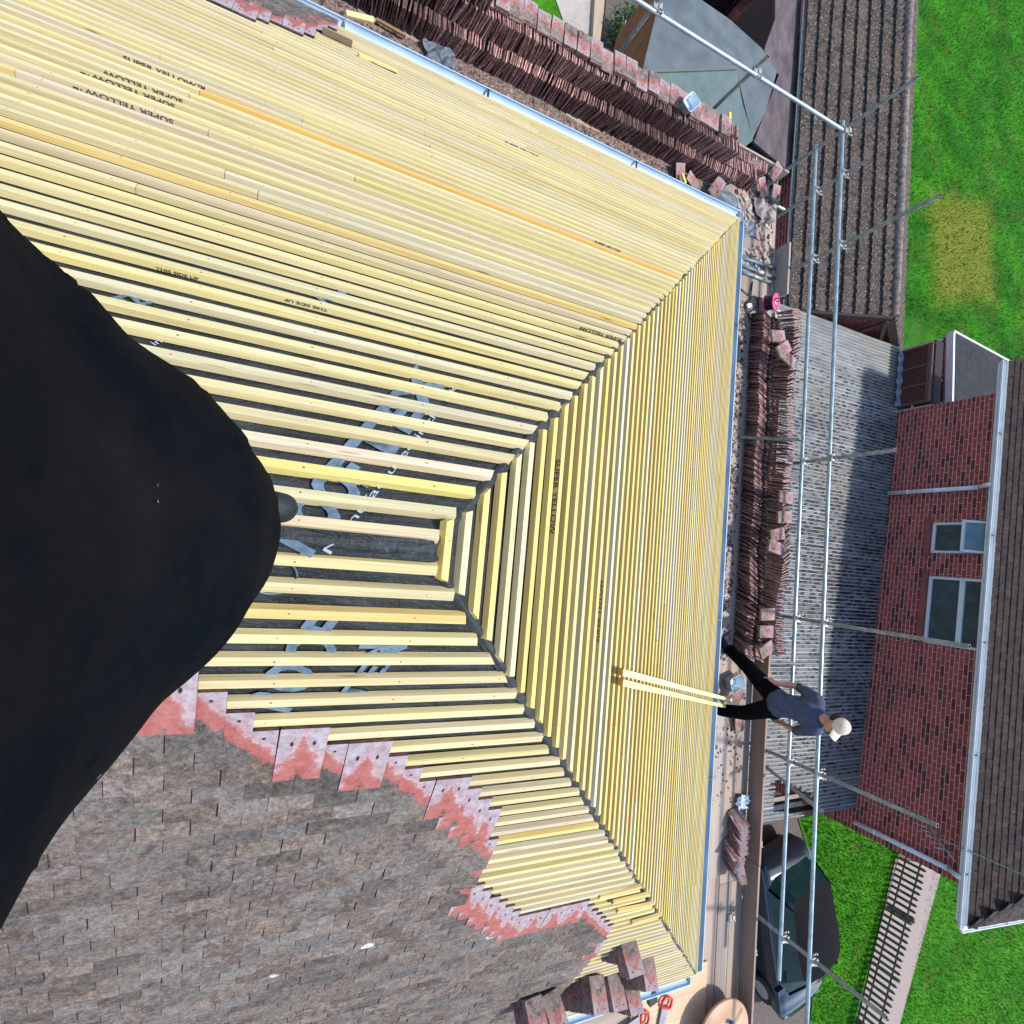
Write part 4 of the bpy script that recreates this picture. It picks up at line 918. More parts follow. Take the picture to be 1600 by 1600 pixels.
m.grid(lambda i, j: c0+V((fd.x, fd.y, 0)).normalized()*(.06+.115*j*math.cos((i-.5)*1.5))+sdn*(((1-i)-.5)*.17*(1-.15*j))+Z_*(.006-.03*j-.04*(2*i-1)**2*.6), 12, 8)
m.build('cap_visor', 'cap', wk)
for ft, dx, dy in ((LF, -.02, .10), (RF, -.08, -.02)):
    f_ = V((ft.x, ft.y, ZB+.035)); b = [(f_+V((.05, -dy*.6, .005)), .04, f_+V((dx, dy, .002)), .036), (f_+V((.05, -dy*.3, .04)), .048, f_+V((.05, -dy*.3, .1)), .052), (f_+V((.03, 0, .02)), .042, f_+V((dx*.6, dy*.6, .012)), .038)]
    sdf_body('boot', b, 'boot', wk, .009, 2)

# ================================================================ neighbour's house
nb_ = thing('brick_house', (12, 0, G), 'red brick house with white gutter and brown tiled roof across the driveway', 'house')
W0, W1 = V((12.35, 4.08, 0)), V((11.3, -5.08, 0)); wd = (W1-W0).normalized(); wo = V((wd.y, -wd.x, 0)); wo = wo if wo.x < 0 else -wo      # wo: outwards (towards us)
NG = -3.62
def wallq(m, p, q, z0, z1, holes=()):
    L_ = (q-p).length; d = (q-p)/L_; xs = sorted({0, L_, *[h[0] for h in holes], *[h[1] for h in holes]}); zs = sorted({z0, z1, *[h[2] for h in holes], *[h[3] for h in holes]})
    for i in range(len(xs)-1):
        for j in range(len(zs)-1):
            mx, mz = (xs[i]+xs[i+1])/2, (zs[j]+zs[j+1])/2
            if any(h[0] < mx < h[1] and h[2] < mz < h[3] for h in holes): continue
            m.quad([p+d*xs[i]+Z_*zs[j], p+d*xs[i+1]+Z_*zs[j], p+d*xs[i+1]+Z_*zs[j+1], p+d*xs[i]+Z_*zs[j+1]], uv=[(xs[i], zs[j]), (xs[i+1], zs[j]), (xs[i+1], zs[j+1]), (xs[i], zs[j+1])])
nW = wo
def onwall(x, y): return pp(x, y, nW, nW.dot(W0))
def wuv(x, y): P = onwall(x, y); return ((P-W0).dot(wd), P.z)
wins = []
for (xa, ya, xb, yb) in ((1455, 815, 1552, 865), (1446, 902, 1549, 1012)):
    a1 = wuv(xa, ya); b1 = wuv(xb, yb); c1 = wuv(xa, yb); d1 = wuv(xb, ya)
    wins.append((min(a1[0], d1[0])*.5+.5*max(a1[0], d1[0]), .5*(b1[0]+c1[0]), .5*(a1[1]+c1[1]), min(NG-.10, .5*(b1[1]+d1[1]))))
m = MB(); wallq(m, W0, W1, G, NG+.1, wins)
W2 = W1-wo*9; W3 = W0-wo*9
wallq(m, W1, W2, G, NG+.1); wallq(m, W2, W3, G, NG+.1); wallq(m, W3, W0, G, NG+.1)
for h in wins:
    for (ua, za, ub, zb_) in ((h[0], h[2], h[0], h[3]), (h[1], h[3], h[1], h[2]), (h[0], h[3], h[1], h[3])):
        p, q = W0+wd*ua+Z_*za, W0+wd*ub+Z_*zb_; L_ = (q-p).length; m.quad([p, q, q-wo*.12, p-wo*.12], uv=[(0, 0), (L_, 0), (L_, .1), (0, .1)])
m.build('wall', 'brick', nb_)
m = MB()      # brick sill course under the windows
for h in wins: m.box(W0+wd*((h[0]+h[1])/2)+Z_*(h[2]-.055)+wo*.012, wd, wo, Z_, (h[1]-h[0])/2+.06, .03, .05, col=(1,1,1))
sm = simple('sill_brick', (.20, .06, .05), (.27, .09, .075), 8, .85, bmp=.4); m.build('brick_sill', sm, nb_)
for wi, h in enumerate(wins):
    fr = MB(); c0 = W0-wo*.05; t = .055
    def bar_(ua, za, ub, zb_, w_=t, dz=0.): fr.bar(c0+wd*ua+Z_*za+wo*dz, c0+wd*ub+Z_*zb_+wo*dz, w_, w_, up=wo)
    bar_(h[0], h[2]+t/2, h[1], h[2]+t/2); bar_(h[0], h[3]-t/2, h[1], h[3]-t/2); bar_(h[0]+t/2, h[2]+t, h[0]+t/2, h[3]-t); bar_(h[1]-t/2, h[2]+t, h[1]-t/2, h[3]-t)
    zm = h[2]+(h[3]-h[2])*(.64 if wi == 0 else .60); bar_(h[0]+t, zm, h[1]-t, zm, t if wi == 0 else .085)
    fo = fr.build('window', 'whiteplastic', nb_)
    g = MB(); g.quad([c0+wd*h[0]+Z_*h[2]-wo*.01, c0+wd*h[1]+Z_*h[2]-wo*.01, c0+wd*h[1]+Z_*h[3]-wo*.01, c0+wd*h[0]+Z_*h[3]-wo*.01]); g.build('pane', 'glass', fo)
    if wi == 0:      # open top-hung light
        g = MB(); hp = c0+Z_*(h[3]-.05)+wo*.05; low = c0+Z_*(zm+.0)+wo*.22
        for u_ in (h[0]+.03, h[1]-.03): g.bar(hp+wd*u_, low+wd*u_, .045, .04, up=wo)
        g.bar(low+wd*(h[0]+.01), low+wd*(h[1]-.01), .05, .045, up=wo); g.bar(hp+wd*(h[0]+.01), hp+wd*(h[1]-.01), .045, .045, up=wo)
        k = g.build('open_light', 'whiteplastic', fo)
        g = MB(); g.quad([hp+wd*(h[0]+.04)-wo*.01, low+wd*(h[0]+.04)-wo*.01, low+wd*(h[1]-.04)-wo*.01, hp+wd*(h[1]-.04)-wo*.01]); g.build('frosted_pane', 'frost', fo)
    else:
        g = MB(); g.grid(lambda i, j: c0-wo*(.10+.012*math.sin(j*60))+wd*(h[0]+.07+.30*j)+Z_*(h[2]+.08+(h[3]-h[2]-.12)*i), 2, 30); g.build('net_curtain', simple('net', (.10, .17, .18), None, rough=.9), fo)
# roof of tiles, hipped at both ends
OV = .16
E0 = W0-wd*.55+wo*OV; E1 = W1+wd*.55+wo*OV      # eaves line ends
SL['N'] = (wd, (wo*math.cos(.58)-Z_*math.sin(.58)), (wo*math.sin(.58)+Z_*math.cos(.58)))
a, d, n = SL['N']; org = V((E0.x, E0.y, NG+.06))
nr = MB(); L_ = (E1-E0).length
def ncourse(org_, a_, d_, n_, L0, cut0, cut1, K):
    for k in range(K):
        s = -.105*k; x0 = cut0*k*.105*math.cos(.58); x1 = L0-cut1*k*.105*math.cos(.58); x = x0-(.0825 if k % 2 else 0)
        while x < x1:
            wdt = min(.165, x1-x); col = random.uniform(.7, 1.3); tl = .012
            c = org_+a_*(x+wdt/2)+d_*(s-.07)+n_*(.012+random.uniform(-.001, .004)); dd = (d_*math.cos(.1)+n_*math.sin(.1)); nn = n_*math.cos(.1)-d_*math.sin(.1)
            nr.box(c, a_, dd, nn, max(wdt/2-.003, .01), .085, .0065, col=(col, col, col)); x += .165
ncourse(org, a, d, n, L_, 0, 1, 44)
hd_ = -wo; aH = hd_; dH = (wd*math.cos(.58)-Z_*math.sin(.58)); nH = (wd*math.sin(.58)+Z_*math.cos(.58))
ncourse(V((E1.x, E1.y, NG+.06)), aH, dH, nH, 6.5, 1, 0, 44)
m_nt, t_nt, N_, L__, b_nt = NT('dark_brown_tile'); pc = coords(t_nt)
cN = mixc(t_nt, ramp(t_nt, noise(t_nt, pc, 8, 6, .75), ((.35, 0.), (.65, 1.))), (.010, .006, .006), (.050, .030, .024)); cN = mixc(t_nt, ramp(t_nt, noise(t_nt, pc, 35, 4, .7), ((.64, 0.), (.72, .8))), cN, (.34, .3, .26))
L__.new(mixc(t_nt, 1., cN, attr(t_nt), 'MULTIPLY'), b_nt.inputs['Base Color']); b_nt.inputs['Roughness'].default_value = .88; bump(t_nt, b_nt, noise(t_nt, pc, 30, 5), .6, .01)
rt = nr.build('roof', m_nt, nb_)
m = MB(); rp = org+a*(L_)+d*0; top = E1-Z_*0; 
ridgeP = org+a*(L_/2)-d*4.6-n*.03
m.quad([org-n*.012, org+a*L_-n*.012, org+a*(L_-4.6*math.cos(.58))-d*4.6-n*.012, org-d*4.6-n*.012]); q = V((E1.x, E1.y, NG+.06)); m.quad([q-nH*.012, q+aH*6.5-nH*.012, q+aH*6.5-dH*4.6-nH*.012, q+aH*(4.6*math.cos(.58))-dH*4.6-nH*.012])
m.build('roof_underlay', 'black', nb_)
m = MB(); m.box((E0+E1)/2+Z_*(NG-.02)-wo*.01, wd, wo, Z_, L_/2, .012, .09); m.box((W0+W1)/2+wo*(OV/2)+Z_*(NG-.07), wd, wo, Z_, L_/2, OV/2, .008)
m.build('fascia', 'whiteplastic', nb_)
gutter(V((E0.x, E0.y, NG+.015))+wo*.065, V((E1.x, E1.y, NG+.015))+wo*.065+wd*.06, wo, parent=nb_, mat='ngut' if 'ngut' in M else 'whiteplastic', r=.055)
gutter(V((E1.x, E1.y, NG+.015))+wd*.065+wo*.05, V((E1.x, E1.y, NG+.015))+wd*.065-wo*5, wd, parent=nb_, mat='whiteplastic', r=.055)
def downpipe(yb, ytop, elbow=True):
    u_ = (onwall(*yb)-W0).dot(wd); p = W0+wd*u_+wo*.06; m = MB(); zt_ = NG-.32 if elbow else NG-.2
    m.tube([p+Z_*(-5.6), p+Z_*zt_], .044, 14)
    m.tube([p+Z_*zt_, p+wo*(OV-.0)+Z_*(NG-.10), p+wo*(OV)+Z_*(NG-.02)], .044, 14)
    for z in (zt_-.02, zt_-.75, -5.2): m.tube([p+Z_*(z-.02), p+Z_*(z+.02)], .050, 14)
    m.build('downpipe', 'whiteplastic', nb_)
downpipe((1450, 768), None); downpipe((1430, 1330), None)
# rear extension with flat roof
P_ = [pz(*q, -5.55) for q in ((1497, 528), (1582, 578), (1600, 560), (1600, 640), (1497, 628))]
ex = [V((p.x, p.y, 0)) for p in (pz(1494, 522, -5.55), pz(1640, 600, -5.55), pz(1640, 640, -5.55), pz(1492, 640, -5.55))]
x0 = ex[0].x; y1 = ex[0].y; 
m = MB(); m.prism([(x0, 4.12, -5.67), (x0+3.4, 4.12, -5.67), (x0+3.4, y1-.15, -5.67), (x0, y1, -5.67)], .12); m.build('flat_roof', simple('grey_felt_roof', (.018, .020, .026), (.032, .035, .042), 5, .8, spec=.2), nb_)
m = MB(); m.prism([(x0-.09, 4.12, -5.72), (x0-.015, 4.12, -5.72), (x0-.015, y1+.03, -5.72), (x0-.09, y1+.03, -5.72)], .16); m.prism([(x0-.09, y1+.03, -5.68), (x0-.09, y1+.08, -5.68), (x0+3.45, y1-.08, -5.68), (x0+3.45, y1-.13, -5.68)], .14); m.build('roof_trim', 'whiteplastic', nb_)
m = MB(); wallq(m, V((x0-.02, y1, 0)), V((x0-.02, 4.1, 0)), G, -5.75, [(.25, 1.1, -7.6, -6.1), (1.3, 1.9, -7.6, -6.1)] if y1 > 6.1 else []); wallq(m, V((x0+3.4, y1-.15, 0)), V((x0-.02, y1, 0)), G, -5.75); m.build('extension_wall', 'brick', nb_)
m = MB(); zc = -6.3
for yy in (4.2, 4.75, 5.35, y1-.1): m.abox((x0-.08, yy, -7.4), (x0-.03, yy+.06, -5.8))
m.abox((x0-.075, 4.2, -7.46), (x0-.035, y1-.05, -7.4)); m.abox((x0-.07, 4.2, -6.5), (x0-.04, y1-.05, -6.45)); m.build('window_frame', 'whiteplastic', nb_)
m = MB(); m.abox((x0-.055, 4.2, -7.4), (x0-.045, y1-.05, -5.8)); m.build('window_glass', 'glass', nb_)
# aerial + cable
P = onwall(1470, 1305)+wo*.25; ae = thing('aerial', P, 'grey television aerial fixed to the brick wall under the white gutter', 'aerial')
m = MB(); m.tube([onwall(1475, 1300), onwall(1475, 1300)+wo*.35], .014, 8); m.tube([P-wd*.1-Z_*.1, P+wd*.25+Z_*.35], .012, 8); m.build('mast', 'galvold', ae)
m = MB()
for k in range(5): c = P-wd*.1-Z_*.1+(wd*.25+Z_*.3)*(k*.25); m.tube([c-wo*.14+Z_*.1, c+wo*.14-Z_*.1], .006, 6)
m.build('elements', 'galv', ae)
m = MB(); A0 = P+Z_*.1; A1 = pz(1640, 1385, -2.6); m.tube([A0.lerp(A1, t_/20)-Z_*(.12*math.sin(math.pi*t_/20)) for t_ in range(21)], .012, 6); tag(m.build('overhead_cable', 'galvold'), 'dark service cable running from the brick wall over the brown roof', 'cable')

# ================================================================ carport with corrugated roof
cpt = thing('carport', (9, 0, G), 'carport between the houses with a weathered corrugated iron roof', 'carport')
def corr_mat():
    m, t, N, L, b = NT('corrugated_iron'); p = coords(t); ps = coords(t, 'Object', (1.0, .75, 1))
    sp = t.nodes.new('ShaderNodeSeparateXYZ'); L.new(p, sp.inputs[0])
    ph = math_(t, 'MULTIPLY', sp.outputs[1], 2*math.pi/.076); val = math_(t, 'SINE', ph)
    base = mixc(t, ramp(t, noise(t, coords(t, 'Object', (1, 3, 1)), 1.2, 5, .7), ((.35, 0.), (.65, 1.))), (.13, .14, .145), (.27, .285, .29))
    base = mixc(t, ramp(t, noise(t, coords(t, 'Object', (.3, 13.1, 1)), 1, 2), ((.55, 0.), (.75, .6))), base, (.52, .56, .58))
    base = mixc(t, ramp(t, noise(t, p, .6, 3), ((.5, 0.), (.7, .5))), base, (.23, .205, .155))
    sx = nd(t, 'ShaderNodeTexNoise', Scale=1., Detail=3., Roughness=.65); L.new(coords(t, 'Object', (7, 13.16, 1)), sx.inputs['Vector'])
    area = ramp(t, noise(t, p, .35, 2), ((.40, .0), (.60, .085)))
    # lichen gathers in a broad area in the middle of the roof
    ex_ = math_(t, 'DIVIDE', math_(t, 'ABSOLUTE', math_(t, 'SUBTRACT', sp.outputs[1], .3)), 4.5); ex_ = math_(t, 'MULTIPLY', math_(t, 'POWER', ex_, 2.), .12)
    thr = math_(t, 'ADD', math_(t, 'SUBTRACT', sx.outputs[0], ex_), area)
    low = ramp(t, val, ((.25, 1.), (.75, 0.)))
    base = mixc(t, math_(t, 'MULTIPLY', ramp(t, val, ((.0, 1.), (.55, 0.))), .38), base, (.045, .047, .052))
    k = math_(t, 'MULTIPLY', ramp(t, thr, ((.535, 0.), (.56, 1.))), low)
    c = mixc(t, k, base, (.008, .009, .014))
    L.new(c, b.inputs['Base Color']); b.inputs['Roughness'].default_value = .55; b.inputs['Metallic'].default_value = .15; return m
M['corr'] = corr_mat()
XL0, ZL0, ZR0 = 6.5, -5.80, -5.60
def cx1(y): t_ = (y-W0.y)/(W1.y-W0.y); return (W0.x+(W1.x-W0.x)*t_)-.01 if y < W0.y else W0.x-.05
Y0c, Y1c = -4.62, 5.62
NY = int((Y1c-Y0c)/.076*6)
hole = [tuple(pz(*q, -5.70).xy) for q in ((1204, 1218), (1212, 1222), (1230, 1226), (1262, 1240), (1268, 1262), (1262, 1276), (1206, 1268))]
m = MB()
def cf(i, j):
    y = Y0c+(Y1c-Y0c)*i; x = XL0+(cx1(y)-XL0)*j
    return (x, y, ZL0+(ZR0-ZL0)*(x-XL0)/5.5+.016*math.sin(y*2*math.pi/.076)+.012*math.sin(x*2.1)*math.sin(y*1.3))
def csk(i, j):
    P = cf(i, j); return inpoly(P[0]+.05*math.sin(P[1]*60), P[1], hole)
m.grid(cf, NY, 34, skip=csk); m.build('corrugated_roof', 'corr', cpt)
m = MB(); m.abox((XL0, Y0c-.12, -5.98), (11.35, Y0c+.0, -5.80), col=(.10, .08, .065)); m.abox((XL0, Y0c+.25, -5.93), (11.3, Y0c+.33, -5.85), col=(.3, .24, .18)); m.abox((8.35, -4.6, -5.95), (8.43, -2.9, -5.84), col=(.3, .2, .13)); m.abox((XL0-.1, -4.7, -6.02), (XL0, 5.6, -5.88), col=(.14, .1, .08))
m.build('timber_frame', 'board', cpt)
m = MB(); m.abox((XL0, Y0c-.55, -6.9), (11.3, Y0c-.38, -6.78)); m.build('lintel', 'conc', cpt)
for (x, y) in ((6.6, -4.6), (6.6, 0), (6.6, 5.4)):
    m = MB(); m.abox((x-.05, y-.05, G), (x+.05, y+.05, -5.95), col=(.15, .11, .08)); m.build('post', 'board', cpt)

# lead-grey flashing along the right rear edge, timber clad wall of the rear porch
m = MB(); fl_ = [pz(1436, 528, -5.5), pz(1410, 545, -5.5)]
pch = thing('timber_porch', (12.5, 5.2, G), 'dark brown timber porch wall behind the far corner of the corrugated roof', 'porch')
A0, A1 = pz(1410, 548, -5.55), pz(1404, 636, -5.55); hh = 1.25
fl_m = MB(); fl_m.grid(lambda i, j: A0.lerp(A1, i)+V((-.16+.2*j, .012*math.sin(i*19), .02+.015*math.sin(i*31+j*4))), 40, 4); fl_m.build('lead_flashing', simple('lead', (.16, .21, .23), (.30, .37, .39), 14, .5, bmp=.5), pch)
top0 = px_(1462, 534, A0.x+.05); top1 = px_(1455, 626, A1.x+.05)
m = MB(); m.box((A0+A1)/2+Z_*((top0.z-A0.z)/2)+X_*.05, (A1-A0).normalized(), X_, Z_, (A1-A0).length/2, .02, (top0.z-A0.z)/2, col=(.10, .035, .032)); m.build('timber_wall', 'board', pch)
m = MB()
for t_ in (0.02, .36, .68, .98): c = A0.lerp(A1, t_)+X_*.02; m.bar(c, c+Z_*(top0.z-A0.z), .05, .03, up=X_, col=(.16, .08, .065))
m.bar(A0+Z_*(top0.z-A0.z-.04)+X_*.02, A1+Z_*(top0.z-A0.z-.04)+X_*.02, .05, .05, col=(.2, .13, .11)); m.bar(A0+Z_*.55+X_*.015, A1+Z_*.55+X_*.015, .04, .04, col=(.16, .08, .07)); m.build('timber_rails', 'board', pch)
m = MB(); m.box((A0+A1)/2+Z_*(top0.z-A0.z+.0)+X_*.18, (A1-A0).normalized(), X_, Z_, (A1-A0).length/2+.05, .14, .02, col=(.03, .025, .025)); m.build('porch_roof', 'board', pch)

# ================================================================ garage with mossy tiled roof
gr = thing('garage', (10, 10, G), 'garage with a moss covered dark tiled pitched roof beside the lawn', 'garage')
ez, rz = -6.0, -5.0; ge0, ge1 = V((9.0, 5.75, ez)), V((9.45, 24, ez)); gr0, gr1 = V((11.0, 5.75, rz)), V((11.45, 24, rz)); gf0, gf1 = V((13.0, 5.75, ez)), V((13.45, 24, ez))
m = MB()
def gslope(e0, e1, r0, r1, s_):
    K = 8
    sd_ = (r0-e0); up = (e1-e0).cross(sd_)*s_; up.normalize()
    for k in range(K):
        t0, t1 = k/K, (k+1)/K+.04
        def fn(i, j):
            p = e0.lerp(e1, i).lerp(r0.lerp(r1, i), t0+(t1-t0)*j); L_ = i*(e1-e0).length
            return p+up*(.065*(1-j)+.034*abs(math.sin(L_*math.pi/.19))+.006*math.sin(L_*7+k)) if True else 0
        m.grid(fn, 900, 2, sm=False)
        m.grid(lambda i, j: e0.lerp(e1, i).lerp(r0.lerp(r1, i), t0)+up*((.065+.034*abs(math.sin(i*(e1-e0).length*math.pi/.19))+.006*math.sin(i*(e1-e0).length*7+k))*(1-j)), 900, 1, sm=False)
gslope(ge0, ge1, gr0, gr1, -1); gslope(gf0, gf1, gr0, gr1, 1)
m.build('roof', 'moss', gr)
m = MB(); m.tube([gr0+Z_*.03, gr1+Z_*.03], .09, 10); m.build('ridge_tiles', simple('ridge_mortar', (.09, .07, .06), (.28, .23, .2), 12, .9, bmp=.8, bsc=30), gr)
gutter(ge0-X_*.06-Z_*.0, ge1-X_*.06-Z_*.0, -X_, parent=gr, mat='galvold', r=.042)
m = MB()
gy = 5.85
m.quad([(9.15, gy, G), (13.0, gy, G), (13.0, gy, ez), (11.0, gy, rz-.05), (9.15, gy, ez)], uv=[(0, 0), (3.85, 0), (3.85, 2.5), (1.9, 3.4), (0, 2.5)]); m.quad([(9.15, 24, G), (9.15, gy, G), (9.15, gy, ez), (9.15, 24, ez)], uv=[(0, 0), (18, 0), (18, 2.5), (0, 2.5)]); m.quad([(13.0, gy, G), (13.4, 24, G), (13.4, 24, ez), (13.0, gy, ez)], uv=[(0, 0), (18, 0), (18, 2.5), (0, 2.5)])
m.build('wall', 'brick', gr)
m = MB()
m.bar(ge0-Y_*.03-Z_*.04, gr0-Y_*.03-Z_*.04, .06, .16, col=(.06, .04, .035)); m.bar(gf0-Y_*.03-Z_*.04, gr0-Y_*.03-Z_*.04, .06, .16, col=(.09, .065, .05)); m.bar(gr0-Y_*.06-Z_*.1, gr0-Y_*.06-Z_*.75, .1, .05, up=Y_, col=(.09, .05, .04))
m.bar(V((9.4, 5.7, -6.1)), V((12.9, 5.7, -6.1)), .05, .1, col=(.10, .06, .05)); m.bar(gr0-Y_*.08-Z_*.15, V((12.2, 5.68, -6.0)), .05, .07, col=(.1, .07, .06)); m.build('bargeboard', 'board', gr)

# ================================================================ sheds on the upper side
fm = simple('green_felt', (.075, .115, .115), (.115, .16, .155), 2.2, .85, bmp=.4, bsc=60)
fm2 = simple('grey_felt_sheet', (.070, .09, .105), (.115, .14, .15), 2.0, .85, bmp=.4, bsc=60)
zs = -6.1
sh = thing('garden_shed', pz(1100, 60, zs), 'garden shed with faded grey green felt roof and rusty orange end wall', 'shed'); sh.location.z = G
def poly(m, pts, uv=None, **k): m.quad(pts, **k)
R0, R1 = pz(1003, 113, zs+.18), pz(1150, 108, zs+.18)
B0 = [pz(1045, -60, zs), pz(1085, -8, zs+.05), pz(1140, 30, zs+.05), pz(1190, 75, zs+.02), pz(1214, 112, zs), pz(1196, 175, zs-.02), pz(1176, 216, zs-.05)]
m = MB(); m.prism([R0, R1]+[B0[6], B0[5], B0[4], B0[3], B0[2], B0[1], B0[0]], -.03); m.build('roof', fm2, sh)
m = MB(); m.prism([R0+Z_*.006, R1+Z_*.006, pz(1160, 160, zs+.05), pz(1177, 219, zs-.04), pz(1100, 280, zs-.3), pz(960, 170, zs-.3)], -.03); m.build('roof_slope', fm, sh)
m = MB(); m.bar(R0+Z_*.02, R1+Z_*.02, .06, .03, col=(.13, .15, .14)); m.build('ridge_strip', 'board', sh)
m = MB(); T0, T1 = pz(1045, -60, zs-.03), R0-Z_*.04
d_ = V((0, 0, -1.7)); m.quad([T0, T1, T1+d_, T0+d_]); m.quad([T1, pz(990, 160, zs-.58), pz(990, 160, zs-.58)+d_*.8, T1+d_]); m.build('end_wall', simple('rusty_board', (.30, .10, .028), (.17, .05, .018), 5, .8, bmp=.3), sh)
m = MB(); q0, q1 = pz(1176, 216, zs-.05), pz(1214, 112, zs); m.quad([q0, q1, q1+d_*1.3, q0+d_*1.3], (.09, .06, .05)); m.quad([pz(1214, 112, zs), pz(1085, -8, zs+.03), pz(1085, -8, zs+.03)+d_*1.3, q1+d_*1.3], (.09, .06, .05)); m.build('side_wall', 'board', sh)
# dark timber store between shed and garage
st = thing('timber_store', pz(1215, 120, G), 'low brown felted store between the green shed and the garage gutter', 'shed')
zz = -6.12
m = MB(); m.prism([pz(*q_, zz) for q_ in ((1262, -40), (1212, -40), (1211, 30), (1192, 85), (1217, 117), (1178, 222), (1233, 268), (1250, 120))], -.05)
m.build('roof', simple('brown_felt', (.055, .042, .045), (.13, .10, .105), 4, .85, bmp=.8, bsc=25, stretch=(1, .4, 1)), st)
m = MB(); q = [pz(1262, -40, zz-.05), pz(1215, -40, zz-.05), pz(1212, 38, zz-.05), pz(1178, 225, zz-.2), pz(1232, 262, zz-.05)]
for i in range(4): m.quad([q[i], q[i+1], V((q[i+1].x, q[i+1].y, G)), V((q[i].x, q[i].y, G))], (.07, .045, .04))
m.build('wall', 'board', st)
fe = thing('board_fence', pz(1180, 0, G), 'dark close boarded fence behind the green shed', 'fence')
m = MB()
for k in range(16):
    c = pz(1080+k*9, -45+k*6.5, G+.0); c = V((7.6+k*.21, 15.2-k*.02, G)); m.abox((c.x, c.y, G), (c.x+.2, c.y+.02, G+1.7), col=(.045, .03, .03))
m.build('boards', 'board', fe)
# shrub and old sleeper
def shrub(name, c, r, h, n_, label, mat, cat='shrub'):
    t = thing(name, c, label, cat); m = MB(); random.seed(5)
    for _ in range(n_):
        a_, b2 = random.uniform(0, 6.28), random.uniform(-1, 1); rr = r*random.uniform(.55, 1)**.5*(1+.3*math.sin(a_*3+b2*4)); p = c+V((math.cos(a_)*math.sqrt(1-b2*b2)*rr, math.sin(a_)*math.sqrt(1-b2*b2)*rr, h*.55+b2*h*.5))
        u = V((random.gauss(0, 1), random.gauss(0, 1), random.gauss(0, 1))).normalized(); v_ = u.orthogonal().normalized(); s_ = random.uniform(.03, .07); k = random.uniform(.4, 1.5)
        m.quad([p-u*s_, p-v_*s_*.4, p+u*s_, p+v_*s_*.4], (k, k, k))
    m.build('foliage', mat, t); m = MB()
    for _ in range(7): a_ = random.uniform(0, 6.28); m.tube([c, c+V((math.cos(a_)*r*.3, math.sin(a_)*r*.3, h*.4)), c+V((math.cos(a_)*r*.7, math.sin(a_)*r*.7, h*.8))], [.03, .02, .008], 6)
    m.build('stem', 'board', t)
lf, t_, N_, L__, b_ = NT('leaf'); L__.new(mixc(t_, 1., (.030, .085, .015), attr(t_), 'MULTIPLY'), b_.inputs['Base Color']); M['leaf'] = lf
shrub('shrub', pz(1125, -25, G), 1.1, 1.6, 5000, 'dark leafy shrub growing behind the green shed', 'leaf')
shrub('shrub', pz(968, 70, G), .45, .7, 1500, 'small dark weedy shrub beside the rusty end of the shed', 'leaf')
m = MB(); m.bar(pz(930, 75, G+.08), pz(938, -60, G+.08), .26, .16, col=(.42, .33, .25)); tag(m.build('timber_sleeper', 'board'), 'pale timber sleeper lying beside the paving at the top edge', 'sleeper')
m = MB(); m.tube([py_(949, -12, 6.45), py_(931, 132, 6.2)], .012, 8); tag(m.build('thin_rod', 'black'), 'thin black rod leaning against the outer tile rows at the top', 'rod')

# ================================================================ picket fence
pf = thing('picket_fence', pz(1390, 1400, G), 'low dark wooden picket fence along the edge of the garden path', 'fence')
F0, F1 = pz(1404, 1330, G), pz(1308, 1690, G); F0.z = F1.z = G; fd_ = (F1-F0).normalized(); L_ = (F1-F0).length; npk = int(L_/.165)
M['oldfence'] = simple('old_fence_wood', (.085, .075, .055), (.19, .165, .13), 9, .9)
for k in range(npk+1):
    c = F0+fd_*(L_*k/npk); m = MB(); sd_ = fd_.cross(Z_); hh = .74+random.uniform(-.02, .02)
    m.prism([c-fd_*.04+Z_*.05, c+fd_*.04+Z_*.05, c+fd_*.04+Z_*hh, c+Z_*(hh+.06), c-fd_*.04+Z_*hh], .02, n=sd_); m.build('picket', 'oldfence', pf)
for z in (.22, .60): m = MB(); m.bar(F0+Z_*z-fd_.cross(Z_)*.03, F1+Z_*z-fd_.cross(Z_)*.03, .03, .045); m.build('rail', 'oldfence', pf)
for k in range(5): c = F0.lerp(F1, k/4)-fd_.cross(Z_)*.09; m = MB(); m.abox((c.x-.035, c.y-.035, G), (c.x+.035, c.y+.035, G+.78)); m.build('post', 'oldfence', pf)

